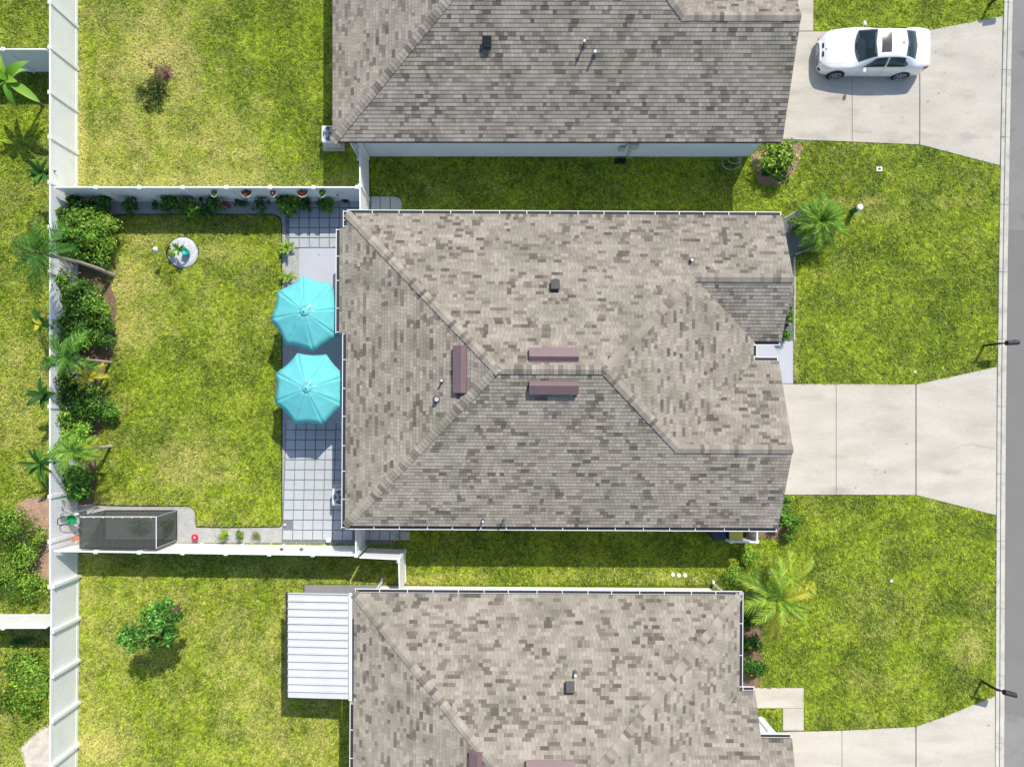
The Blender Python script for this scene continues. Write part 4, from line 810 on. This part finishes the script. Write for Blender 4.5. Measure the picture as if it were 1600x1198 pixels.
for sy in (-1, 1):
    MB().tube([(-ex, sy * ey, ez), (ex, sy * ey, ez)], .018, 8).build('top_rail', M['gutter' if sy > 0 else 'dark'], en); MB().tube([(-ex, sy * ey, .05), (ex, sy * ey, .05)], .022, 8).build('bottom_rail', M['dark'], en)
def cloth(P, name='shade_cloth'):
    n = 8; V = []
    for j in range(n + 1):
        for i in range(n + 1):
            s, t = i / n, j / n; p = (Vector(P[0]) * (1 - s) + Vector(P[1]) * s) * (1 - t) + (Vector(P[3]) * (1 - s) + Vector(P[2]) * s) * t; sag = .03 * math.sin(math.pi * s) * math.sin(math.pi * t) + random.uniform(-.006, .006); V.append(p - Vector((0, 0, sag)))
    MB().add(V, [(j * (n + 1) + i, j * (n + 1) + i + 1, (j + 1) * (n + 1) + i + 1, (j + 1) * (n + 1) + i) for j in range(n) for i in range(n)]).build(name, M['cloth'], en, smooth=True)
a, b, z = ex - .03, ey - .03, ez + .02
cloth([(-a, -b, z), (a, -b, z), (a, b, z), (-a, b, z)]); cloth([(-a, ey, .1), (a, ey, .1), (a, ey, ez - .05), (-a, ey, ez - .05)]); cloth([(-a, -ey, .1), (a, -ey, .1), (a, -ey, ez - .05), (-a, -ey, ez - .05)]); cloth([(ex, -b, .1), (ex, b, .1), (ex, b, ez - .05), (ex, -b, ez - .05)]); cloth([(-ex, -b, .1), (-ex, b, .1), (-ex, b, ez - .05), (-ex, -b, ez - .05)])
for k in range(13): MB().tube([(-ex + .1 + k * (2 * ex - .2) / 12, -b, ez - .02), (-ex + .1 + k * (2 * ex - .2) / 12, b, ez - .02)], .006, 5).build('wire', M['metal'], en)
for y in (-.22, .25): MB().tube([(-ex, y, ez - .03), (ex, y, ez - .03)], .008, 5).build('wire', M['metal'], en)
for k in range(8): MB().box((-ex + .2 + k * (2 * ex - .4) / 7, ey - .01, ez + .035), (.05, .05, .02)).build('clip', M['gutter'], en)
shrub(262, 818, 9, .9, 'green plant growing inside the mesh enclosure', MG + YG, 500, .09)
shrub(215, 822, 22, .5, 'low plants in a row inside the mesh enclosure', YG + DG, 700, .08, flat=.4)
tl = empty('garden_tool', W(270, 812), 0, 'red-handled tool leaning inside the right end of the mesh enclosure', 'tool'); MB().tube([(0, 0, 0), (-.05, .12, 1.3)], .014, 6).build('handle', M['redf'], tl); MB().tube([(.08, -.05, 0), (.02, .1, 1.2)], .012, 6).build('handle', M['orange'], tl)
# garden gear hung on the inner face of the long fence
FX = XF + .07
def fy(py, z): return (NY - py) * (H - z) / F
s = empty('lawn_spreader', (FX + .30, fy(811, .95), 0), 0, 'green lawn spreader with black loop handle hung on the white fence', 'spreader')
MB().lathe([(.07, .78), (.21, .98), (.23, 1.06), (.19, 1.06), (.06, .84)], 8).build('hopper', M['greenp'], s)
for k in (-1, 1): MB().tube([(.04, k * .17, .76), (.04, k * .23, .76)], .1, 14).build('wheel', M['white'], s)
MB().tube([(-.05, -.13, .9), (-.17, -.17, 1.5), (-.19, -.1, 1.66), (-.19, .1, 1.66), (-.17, .17, 1.5), (-.05, .13, .9)], .018, 6).build('handle', M['black'], s)
t = empty('shovel', (FX + .75, fy(793, .05), 0), 0, 'shovel leaning on the white fence above the green spreader', 'shovel'); MB().tube([(0, 0, 0), (-.66, -.12, 1.15)], .016, 6).build('handle', M['metal'], t); MB().box((-.69, -.14, 1.33), (.05, .20, .30), .1, taper=.7).build('blade', M['grey'], t)
t = empty('garden_fork', (FX + .72, fy(787, .05), 0), 0, 'thin curved tool leaning on the fence, topmost of the garden tools', 'tool'); MB().tube([(0, 0, 0), (-.62, -.03, 1.0), (-.66, .05, 1.3), (-.64, .14, 1.4)], .013, 6).build('handle', M['grey'], t); MB().box((-.64, .16, 1.41), (.05, .14, .02)).build('head', M['grey'], t)
t = empty('string_trimmer', (FX + .45, fy(836, .3), 0), 0, 'orange garden machine leaning in the fence corner', 'tool'); MB().tube([(.1, .1, .05), (-.36, -.30, 1.55)], .016, 6).build('shaft', M['grey'], t)
o = MB().box((0, 0, 0), (.34, .16, .16), taper=.8).build('motor', M['orange'], t, loc=(-.12, -.06, .78), bevel=.03); o.rotation_euler = (0, .7, .5); MB().tube([(.2, .12, .3), (-.34, -.12, 1.3)], .012, 6).build('handle', M['metal'], t)
t = empty('wire_basket', W(132, 848), 0, 'small wire basket beside the mesh enclosure', 'basket'); mb = MB()
for zz, rr in ((.02, .12), (.3, .16)): mb.tube([(rr * math.cos(a), rr * math.sin(a), zz) for a in np.linspace(0, 6.283, 17)], .008, 5)
for k in range(6): a = k * 1.047; mb.tube([(.12 * math.cos(a), .12 * math.sin(a), .02), (.16 * math.cos(a), .16 * math.sin(a), .3)], .006, 4)
mb.build('wire_frame', M['metal'], t)
# ------------------------------------------------------------------ yard trees
tr_ = empty('small_tree', W(274, 956), 0, 'small dark glossy tree leaning left from a mulch ring in the lower left yard', 'tree')
tb = tr_.location; V_, T_, C_ = [], [], []; off = 0; mb = MB()
for (px, py, z, r, n) in [(258, 962, 1.7, .5, 900), (240, 975, 2.2, .52, 900), (222, 988, 2.1, .45, 700), (199, 1001, 2.2, .36, 500), (206, 985, 2.0, .28, 300), (232, 955, 2.0, .3, 260), (258, 990, 1.6, .34, 420), (244, 1004, 1.5, .3, 300), (263, 945, 1.7, .25, 220)]:
    z += .85; q = W(px, py, z) - tb; V, T, C = blob(tuple(q), r * 1.12, r * 1.12, r * .8, int(n * 1.3), .13, [(.03, .10, .012), (.055, .18, .02), (.11, .29, .04), (.20, .40, .07)], 9, .55, seed=px); V_.append(V); T_.append(T + off); C_.append(C); off += len(V)
    mb.tube([(0, 0, 0), tuple(q * .35 + Vector((0, 0, .3))), tuple(q * .95)], [.045, .03, .01], 6)
np_mesh('crown', np.concatenate(V_), np.concatenate(T_), np.concatenate(C_), M['leaf'], tr_); mb.build('trunk', M['twig'], tr_)
st = empty('tree_stump', W(262, 118), 0, 'bare reddish stump with twigs in the upper left yard', 'stump'); mb = MB().lathe([(.13, -.02), (.10, .08), (.08, .14), (.02, .14)], 9)
for k in range(12): a = k * .55; l = random.uniform(.3, .8); mb.tube([(0, 0, .08), (l * .4 * math.cos(a), l * .4 * math.sin(a), .35), (l * .55 * math.cos(a) - .1, l * .55 * math.sin(a) - .1, l + .15)], [.022, .014, .004], 5)
mb.build('stem', mat('reddish bark', (.24, .12, .09), .9, .1, n2=(.3, 30)), st)
V, T, C = blob((-.25, -.25, .75), .75, .7, .35, 260, .11, [(.10, .14, .03), (.2, .14, .06)], 10, seed=5); np_mesh('foliage', V, T, C, M['leaf'], st)
shrub(234, 150, 26, .22, 'sparse dark weeds below the bare stump in the upper left yard', [(.08, .14, .02), (.14, .18, .04), (.05, .09, .015)], 750, .12, name='weeds', cat='weeds', flat=1.1, clumps=26)
MB().prism([W(*q)[:2] for q in ((243, 106), (258, 100), (270, 108), (270, 124), (256, 132), (244, 124))], .001, .005).build('soil_patch', M['soil'])['kind'] = 'structure'
# ------------------------------------------------------------------ front garden
shrub(1215, 248, 30, 1.25, 'green shrub with bright tips in the mulch bed beside the upper driveway', MG + YG + [(.22, .12, .07)], 2800, .14, clumps=26); shrub(1216, 266, 20, .9, 'lower dark green shrub in the mulch bed beside the upper driveway', DG + MG, 1200, .12); shrub(1197, 270, 8, .4, 'low spiky dark plant at the bottom of the mulch bed', DG, 350, .1)
for k, (px, py, L, nf, sd_) in enumerate([(1280, 348, 1.05, 26, 31)]):
    palm((1268, 352), (px, py), .95, 'round bushy palm in the gravel bed before the middle house', 50, 1.38, MG + MG + YG[1:2], 44, .34, 1.0, .55, .06, sd_, name='bushy_palm', lw=.018)
shrub(1254, 352, 18, .8, 'dark green underplanting left of the round bushy palm', MG + DG, 1300, .11)
palm((1180, 910), (1216, 934), 2.2, 'large yellow-green feathery palm right of the lower house corner', 16, 1.85, YG + YG + MG[2:] + YY[2:], 40, .55, .8, .5, .06, 41, name='feather_palm', young=YY, lw=.032, loose=1)
palm((1200, 896), (1238, 904), 1.6, 'smaller yellow-tipped palm above the large feathery palm', 8, 1.7, YG + YY[:1], 40, .5, .7, .35, .04, 43, name='feather_palm', lw=.03, loose=1)
palm((1175, 915), (1190, 925), 1.2, 'dark green palm clump closest to the lower house corner', 9, 1.2, DG + MG, 50, .42, .8, .5, .04, 45, name='feather_palm', lw=.016)
for px, py, r, h, lab in [(1172, 968, 16, .9, 'dark flowering shrub by the lower house wall, topmost of three'), (1176, 1005, 17, .8, 'dark shrub with orange-pink flowers, middle of three by the lower house wall'), (1177, 1042, 17, .8, 'dark green shrub by the lower entry path, lowest of three')]:
    shrub(px, py, r, h, lab, DG + MG[:2], 1800, .10, clumps=20, flower=('orange', 3 if py > 960 and py < 1030 else 1, .04))
shrub(1226, 806, 14, 1.0, 'large-leaved shrub at the lower right corner of the middle house', MG, 800, .18); shrub(1228, 785, 8, .6, 'small shrub right below the middle driveway', DG + MG, 350, .12); shrub(1238, 822, 13, .7, 'leafy shrub spilling onto the lawn at the middle house corner', MG + YG[:1], 700, .13); shrub(1228, 838, 10, .5, 'low shrub beside the gravel at the middle house corner', MG + YG[:1], 450, .11)
shrub(1150, 900, 18, .5, 'light green ground shrub at the end of the shaded strip', YG + MG, 1400, .09, clumps=24); shrub(1170, 870, 17, .5, 'low green ground shrub near the white bin screen', MG + YG, 1100, .09, clumps=24)
shrub(1233, 496, 9, .6, 'green shrub in the strip beside the front porch, upper one', MG + DG, 500, .09, flat=2.2); shrub(1227, 524, 10, .6, 'leafy green shrub directly above the front porch slab', MG, 800, .10)
shrub(1234, 452, 5, .35, 'pink and white flowers in the strip beside the roof edge', [(.7, .35, .35), (.75, .7, .65), (.1, .2, .05)], 200, .06, flat=3, name='flowering_plant', cat='flower')
wt = empty('garden_figure', W(1229, 508), 0, 'small black and white figure beside the porch shrub', 'ornament'); MB().lathe([(.05, 0), (.07, .12), (.05, .22), (.02, .26)], 12).build('body', M['black'], wt); MB().lathe([(.01, .24), (.05, .29), (.04, .35), (.01, .38)], 12).build('head', M['white'], wt)
# ------------------------------------------------------------------ utilities on lawns
pd = empty('utility_pedestal', W(1331, 331), 0, 'green utility pedestal with white cap right of the bushy palm', 'pedestal'); MB().lathe([(.115, 0), (.115, .62), (.13, .63)], 20).build('body', M['ped'], pd, smooth=False); MB().lathe([(.135, .63), (.135, .70), (.10, .74), (.02, .75)], 20).build('cap', M['white'], pd)
def mbx(bx, by, rz, label):
    r = empty('mailbox', W(bx, by), rz, label, 'mailbox', 'black kerbside mailboxes')
    MB().box((0, 0, .52), (.09, .09, 1.04)).build('post', M['black'], r, bevel=.006); MB().box((.2, 0, .98), (.62, .06, .06)).build('arm', M['black'], r); MB().tube([(0, 0, .6), (.3, 0, .95)], .022, 6).build('brace', M['black'], r)
    n = 9; P = [(-.10, 0), (.10, 0)] + [(.10 * math.cos(a), .13 + .10 * math.sin(a)) for a in np.linspace(0, math.pi, n)]; m = len(P)
    V = [(x, y, 1.03 + z) for x in (.18, .68) for y, z in P]
    MB().add(V, [(i, (i + 1) % m, m + (i + 1) % m, m + i) for i in range(m)] + [tuple(range(m))[::-1], tuple(range(m, 2 * m))]).build('box', mat('mailbox black', (.03, .03, .034), .5, .4), r)
    MB().box((.69, 0, 1.13), (.015, .17, .2)).build('door', M['grey'], r); MB().box((.5, .108, 1.2), (.04, .01, .14)).build('flag', M['redf'], r)
mbx(1536.5, 540, R(3), 'black mailbox above the middle driveway'); mbx(1533, 1063, R(-14), 'black mailbox above the lower driveway'); mbx(1545, 8, R(10), 'black mailbox at the top edge near the car')
def cover(px, py, label, w=.24, d=.2, m='conck', dark=True):
    r = empty('meter_cover', W(px, py), random.uniform(-.3, .3), label, 'meter cover'); MB().box((0, 0, .02), (w, d, .09)).build('frame', M[m], r, bevel=.012)
    if dark: MB().box((.0, 0, .068), (w * .42, d * .42, .012)).build('lid', M['black'], r)
cover(1373, 265, 'white square utility cover on the lawn below the upper driveway', .26, .2, 'white'); cover(1429, 581, 'tiny white cover on the lawn above the middle driveway', .09, .09, 'white', False); cover(1392, 907, 'small white cover on the lower front lawn', .12, .1, 'white', False)
for px, py, lab in ((1051, 897, 'white round cap on the grass strip, left of three'), (1060, 898, 'white round cap on the grass strip, middle of three'), (1070, 898, 'white round cap on the grass strip, right of three')):
    r = empty('cleanout_cap', W(px, py), 0, lab, 'pipe cap', 'white pipe caps on the grass strip'); MB().lathe([(.09, 0), (.09, .07), (.07, .09), (.01, .095)], 14).build('cap', M['white'], r)
t = empty('garden_wicket', W(1082, 903), 0, 'thin pale wire hoop right of the three white caps', 'wire hoop'); MB().tube([(-.1, .1, 0), (-.05, .1, .5), (.1, -.05, .5), (.12, -.1, 0)], .01, 5).build('wire', M['hose'], t)
h_ = empty('garden_hose', W(1142, 256), 0, 'pale hose looped on the grass below the upper house wall', 'hose'); pts = []
for a in np.linspace(0, 12.5, 60): rr = .34 + .1 * math.sin(a * .5); pts.append((rr * math.cos(a) + .03 * a / 3, rr * math.sin(a) * .9 + .02 * a, .05 + .002 * a))
pts += [(.5, .45, .06), (.75, .5, .1), (1.0, .3, .1), (1.05, .42, .3)]; MB().tube(pts, .014, 6).build('hose', M['hose'], h_)
t = empty('spigot_plants', W(968, 252), 0, 'dark brown leaf pile below the meter boxes', 'leaf pile'); V, T, C = blob((0, 0, .05), .42, .12, .12, 400, .09, [(.06, .04, .03), (.12, .07, .05), (.02, .02, .02)], 12, seed=9); np_mesh('leaves', V, T, C, M['leaf'], t)

# ------------------------------------------------------------------ car
CL = 4.6
KXs = [0, .06, .28, .8, 1.30, 1.75, 2.12, 2.7, 3.25, 3.62, 3.92, 4.25, 4.5, 4.6]
KV = dict(hc=[.60, .69, .81, .92, 1.0, 1.21, 1.35, 1.40, 1.37, 1.25, 1.11, 1.06, 1.01, .80], hb=[.50, .60, .72, .82, .90, .93, .94, .95, .97, .98, .99, .98, .94, .74],
          wb=[.40, .60, .80, .87, .885, .885, .885, .885, .885, .88, .87, .84, .78, .66], hr=[.58, .66, .78, .88, .95, 1.16, 1.31, 1.37, 1.34, 1.22, 1.08, 1.05, 1.0, .78],
          wr=[.36, .48, .60, .67, .72, .655, .60, .575, .575, .61, .665, .66, .62, .54], ws=[.50, .66, .80, .87, .89, .89, .89, .89, .89, .89, .88, .84, .76, .66])
def ck(k, x):
    ys_ = KV[k]; i = int(np.clip(np.searchsorted(KXs, x) - 1, 0, len(KXs) - 2)); x0, x1 = KXs[i], KXs[i + 1]; t = (x - x0) / (x1 - x0)
    def slope(j):
        if j <= 0 or j >= len(KXs) - 1: return 0 if j else (ys_[1] - ys_[0]) / (KXs[1] - KXs[0])
        return (ys_[j + 1] - ys_[j - 1]) / (KXs[j + 1] - KXs[j - 1])
    m0, m1 = slope(i) * (x1 - x0), slope(i + 1) * (x1 - x0); return (2 * t ** 3 - 3 * t ** 2 + 1) * ys_[i] + (t ** 3 - 2 * t ** 2 + t) * m0 + (-2 * t ** 3 + 3 * t ** 2) * ys_[i + 1] + (t ** 3 - t ** 2) * m1
def csec(x, t):
    """t 0 sill ..1 centre line; 0.45 belt, 0.72 roof edge"""
    hb, wb, hr, wr, hc, ws = (ck(k, x) for k in ('hb', 'wb', 'hr', 'wr', 'hc', 'ws'))
    if t < .45:
        s = t / .45; z0 = .20; y = ws + (wb - ws) * s ** 2 + .035 * math.sin(math.pi * min(1, s * 1.1)); z = z0 + (hb - z0) * s
        if s > .85: y -= .02 * (s - .85) / .15
    elif t < .72:
        s = (t - .45) / .27; y = wb - .02 + (wr - wb + .02) * s; z = hb + (hr - hb) * s; b = .02 * math.sin(math.pi * s); y += b; z += b * .5
    else:
        s = (t - .72) / .28; y = wr * math.cos(s * math.pi / 2) ** .9 if s < 1 else 0; y = wr * (1 - s); z = hr + (hc - hr) * math.sin(s * math.pi / 2)
    return y, z
car = empty('parked_car', (16.02, 15.40, 0), R(-.6), 'white saloon car with sunroof parked on the upper driveway', 'car')
def csurf(xs, ts, sides, off=0):
    V = []; n = len(ts)
    path = [(-1, t) for t in ts] + [(1, t) for t in ts[::-1][1:]] if sides == 0 else [(sides, t) for t in ts]
    for x in xs:
        for s, t in path:
            y, z = csec(x, t)
            if off:
                y1, z1 = csec(x, min(1, t + .01)); y2, z2 = csec(x, max(0, t - .01)); ty, tz = y1 - y2, z1 - z2; l = math.hypot(ty, tz) or 1; ny, nz = tz / l, -ty / l; y += ny * off; z += nz * off
            V.append((x - CL / 2, s * y, z))
    m = len(path); Fc = [(i * m + j, i * m + j + 1, (i + 1) * m + j + 1, (i + 1) * m + j) for i in range(len(xs) - 1) for j in range(m - 1)]; return V, Fc, m
xs = sorted(set(list(np.linspace(0, CL, 70)) + KXs)); ts = [0, .08, .16, .25, .33, .39, .43, .45, .47, .52, .58, .64, .69, .72, .75, .8, .86, .93, 1]
V, Fc, m = csurf(xs, ts, 0); nV = len(V); Fc.append(tuple(range(m))); Fc.append(tuple(range(nV - m, nV))[::-1]); Fc += [(i * m, (i + 1) * m, (i + 1) * m + m - 1, i * m + m - 1) for i in range(len(xs) - 1)]
nq = m - 1; path_t = ts + ts[::-1][1:]
def hole(i, j):
    xm = (xs[i] + xs[i + 1]) / 2; ta, tb_ = sorted((path_t[j], path_t[j + 1]))
    f = (ta - .728) / .272
    if ta >= .745 and 1.52 - .17 * f * (2 - f) < xm < 2.05 - .07 * f: return True
    if ta >= .745 and 3.39 + .07 * f < xm < 3.76 + .07 * f: return True
    f = (tb_ - .475) / .22
    return ta >= .47 and tb_ <= .692 and (1.70 + .46 * f < xm < 2.54 or 2.69 < xm < 3.42 - .12 * f)
Fc = [f for k, f in enumerate(Fc) if k >= (len(xs) - 1) * nq or not hole(k // nq, k % nq)]
MB().box((1.62 - CL / 2, 0, .84), (.42, 1.36, .16)).build('dashboard', M['dash'], car, bevel=.05)
for sx in (2.35, 3.18):
    for sy in (-.36, .36):
        MB().box((sx - CL / 2, sy, .5), (.5, .48, .2)).box((sx + .26 - CL / 2, sy, .82), (.14, .46, .55)).box((sx + .29 - CL / 2, sy, 1.14), (.09, .26, .14)).build('seat', M['cabin'], car, bevel=.05)
MB().tube([(1.95 - CL / 2 + .05 * math.sin(a), -.36 + .17 * math.cos(a), .88 + .16 * math.sin(a)) for a in np.linspace(0, 6.283, 20)], .015, 6).build('steering_wheel', M['black'], car)
MB().box((2.6 - CL / 2, 0, .33), (2.4, 1.5, .04)).build('cabin_floor', M['black'], car)
body = MB().add(V, Fc).build('body', M['carp'], car, smooth=True)
def patch(name, x0, x1, t0, t1, m_, side=0, off=.006, edge0=None, edge1=None, n=14):
    tsl = list(np.linspace(t0, t1, 10)); V = []
    path = ([(-1, t) for t in tsl] + [(1, t) for t in tsl[::-1][1:]]) if side == 0 else [(side, t) for t in tsl]
    for i in range(n + 1):
        for s, t in path:
            f = (t - t0) / (t1 - t0); a = edge0(f) if edge0 else x0; b = edge1(f) if edge1 else x1; x = a + (b - a) * i / n; y, z = csec(x, t); y1, z1 = csec(x, min(1, t + .01)); y2, z2 = csec(x, max(0, t - .01)); l = math.hypot(y1 - y2, z1 - z2) or 1
            V.append((x - CL / 2, s * (y + (z1 - z2) / l * off), z - (y1 - y2) / l * off))
    m = len(path); return MB().add(V, [(i * m + j, i * m + j + 1, (i + 1) * m + j + 1, (i + 1) * m + j) for i in range(n) for j in range(m - 1)]).build(name, m_, car, smooth=True)
patch('windscreen', 1.33, 2.06, .728, 1, M['glass'], edge0=lambda f: 1.46 - .17 * f * (2 - f), edge1=lambda f: 2.12 - .08 * f)
patch('rear_window', 3.42, 3.86, .735, 1, M['glass'], edge0=lambda f: 3.30 + .08 * f, edge1=lambda f: 3.80 + .10 * f)
patch('sunroof', 2.26, 2.66, .80, 1, M['sroof'], off=.008)
for s in (-1, 1):
    patch('side_window', 1.8, 2.55, .475, .695, M['glass'], s, edge0=lambda f: 1.62 + .46 * f, edge1=lambda f: 2.58)
    patch('side_window', 2.62, 3.4, .475, .695, M['glass'], s, edge0=lambda f: 2.64, edge1=lambda f: 3.55 - .75 * (f - .35) ** 2 - .12 * f)
    mm = MB().box((0, 0, 0), (.13, .20, .13), .15 * s).build('mirror', M['carp'], car, loc=(-CL / 2 + 1.72, s * 1.0, .97), bevel=.04); MB().box((.03, -s * .12, -.03), (.05, .08, .04)).build('mirror_arm', M['black'], mm)
    patch('headlight', .1, .42, .40, .52, M['lamp'], s, off=.008); patch('tail_light', 4.28, 4.56, .36, .47, M['red'], s, off=.008)
    patch('grille', .06, .12, .84, .96, M['black'], s, off=.012, n=3)
    patch('air_intake', .02, .10, .12, .28, M['black'], s, off=.008, n=3)
    for xw in (.80, 3.62):
        w_ = MB().tube([(0, 0, 0), (0, s * .20, 0)], .325, 28).build('wheel', M['tyre'], car, loc=(xw - CL / 2, s * .735, .325), smooth=False)
        mb = MB()
        for k in range(7): a = k * 2 * math.pi / 7; mb.add([(.04 * math.cos(a + 1.2), 0, .04 * math.sin(a + 1.2)), (.22 * math.cos(a + .1), s * .01, .22 * math.sin(a + .1)), (.22 * math.cos(a - .1), s * .01, .22 * math.sin(a - .1)), (.04 * math.cos(a - 1.2), 0, .04 * math.sin(a - 1.2))], [(0, 1, 2, 3)])
        mb.tube([(.235 * math.cos(a), 0, .235 * math.sin(a)) for a in np.linspace(0, 6.2832, 25)], .016, 6); mb.tube([(0, -.01, 0), (0, s * .015, 0)], .05, 10)
        o = mb.build('rim', M['rim'], w_, loc=(0, s * .205, 0))
        arch = MB().tube([(.36 * math.cos(a), 0, .36 * math.sin(a)) for a in np.linspace(-.25, math.pi + .25, 20)], .028, 6).build('wheel_arch', M['black'], car, loc=(xw - CL / 2, s * .905, .325))
        MB().tube([(0, 0, 0), (0, s * .012, 0)], .36, 24).build('wheel_well', M['black'], car, loc=(xw - CL / 2, s * .905, .325))
    for xd in (1.62, 2.6, 3.5): patch('door_gap', xd, xd + .008, .06, .44, M['black'], s, off=.002, n=1)
    patch('door_handle', 2.42, 2.56, .395, .41, M['carp'], s, off=.02, n=2); patch('door_handle', 3.25, 3.39, .395, .41, M['carp'], s, off=.02, n=2)
    patch('bonnet_gap', .26, 1.32, .710, .722, M['grey'], s, off=.002)
MB().add([(0, 0, 0), (.14, 0, 0), (.16, 0, .05), (.07, 0, .045), (0, .02, 0), (.14, .02, 0), (.16, .012, .05), (.07, .012, .045)], [(0, 1, 2, 3), (7, 6, 5, 4), (0, 3, 7, 4), (3, 2, 6, 7), (1, 5, 6, 2)]).build('antenna', M['grey'], car, loc=(3.1 - CL / 2, 0, 1.415))
patch('boot_gap', 4.02, 4.03, .73, 1, M['grey'], 0, off=.002, n=1)
MB().lathe([(.035, 0), (.03, .01), (.005, .012)], 14).build('badge', M['navy'], car, loc=(.2 - CL / 2, 0, .775))
MB().box((CL / 2 + .005, 0, .62), (.015, .5, .12)).build('number_plate', M['white'], car)
# ------------------------------------------------------------------ wear on the ground: hairline cracks and leaf litter
def crack(pts, z, w=.006):
    P = []
    for i in range(len(pts) - 1):
        for k in range(6):
            t = k / 6; P.append((pts[i][0] + (pts[i + 1][0] - pts[i][0]) * t + random.uniform(-1, 1), pts[i][1] + (pts[i + 1][1] - pts[i][1]) * t + random.uniform(-1, 1)))
    L_ = [W(*p, 0) for p in P]; up = [(q.x, q.y + w * random.uniform(.6, 1.2)) for q in L_]; dn = [(q.x, q.y - w * .6) for q in L_]
    o = MB(); n = len(L_); o.add([(x, y, z) for x, y in up] + [(x, y, z) for x, y in dn], [(i, n + i, n + i + 1, i + 1) for i in range(n - 1)]); o.build('crack', M['dgravel'])['kind'] = 'structure'
crack([(1488, 702), (1500, 695), (1520, 694), (1545, 700), (1556, 699)], .0335)
crack([(1331, 205), (1350, 208), (1365, 207)], .0335)
crack([(1578, 640), (1590, 650), (1600, 646)], .0165, .01)
litter = MB()
for _ in range(420):
    x = random.uniform(100, 1560); y = random.uniform(0, 1198); q = W(x, y)
    if abs(x - 880) < 345 and (320 < y < 835 or y > 915 or y < 240): continue
    a = random.uniform(0, 6.28); l = random.uniform(.02, .05); c_ = random.choice([(.25, .15, .07), (.35, .25, .12), (.15, .1, .06), (.4, .36, .2)])
    litter.add([(q.x + l * math.cos(a), q.y + l * math.sin(a), .06), (q.x - l * .4 * math.sin(a), q.y + l * .4 * math.cos(a), .068), (q.x - l * math.cos(a), q.y - l * math.sin(a), .06), (q.x + l * .4 * math.sin(a), q.y - l * .4 * math.cos(a), .066)], [(0, 1, 2, 3)], c_)
tag(litter.build('leaf_litter', M['leaf']), 'scattered tiny brown leaves lying on lawns and paving', 'leaf litter', kind='stuff')
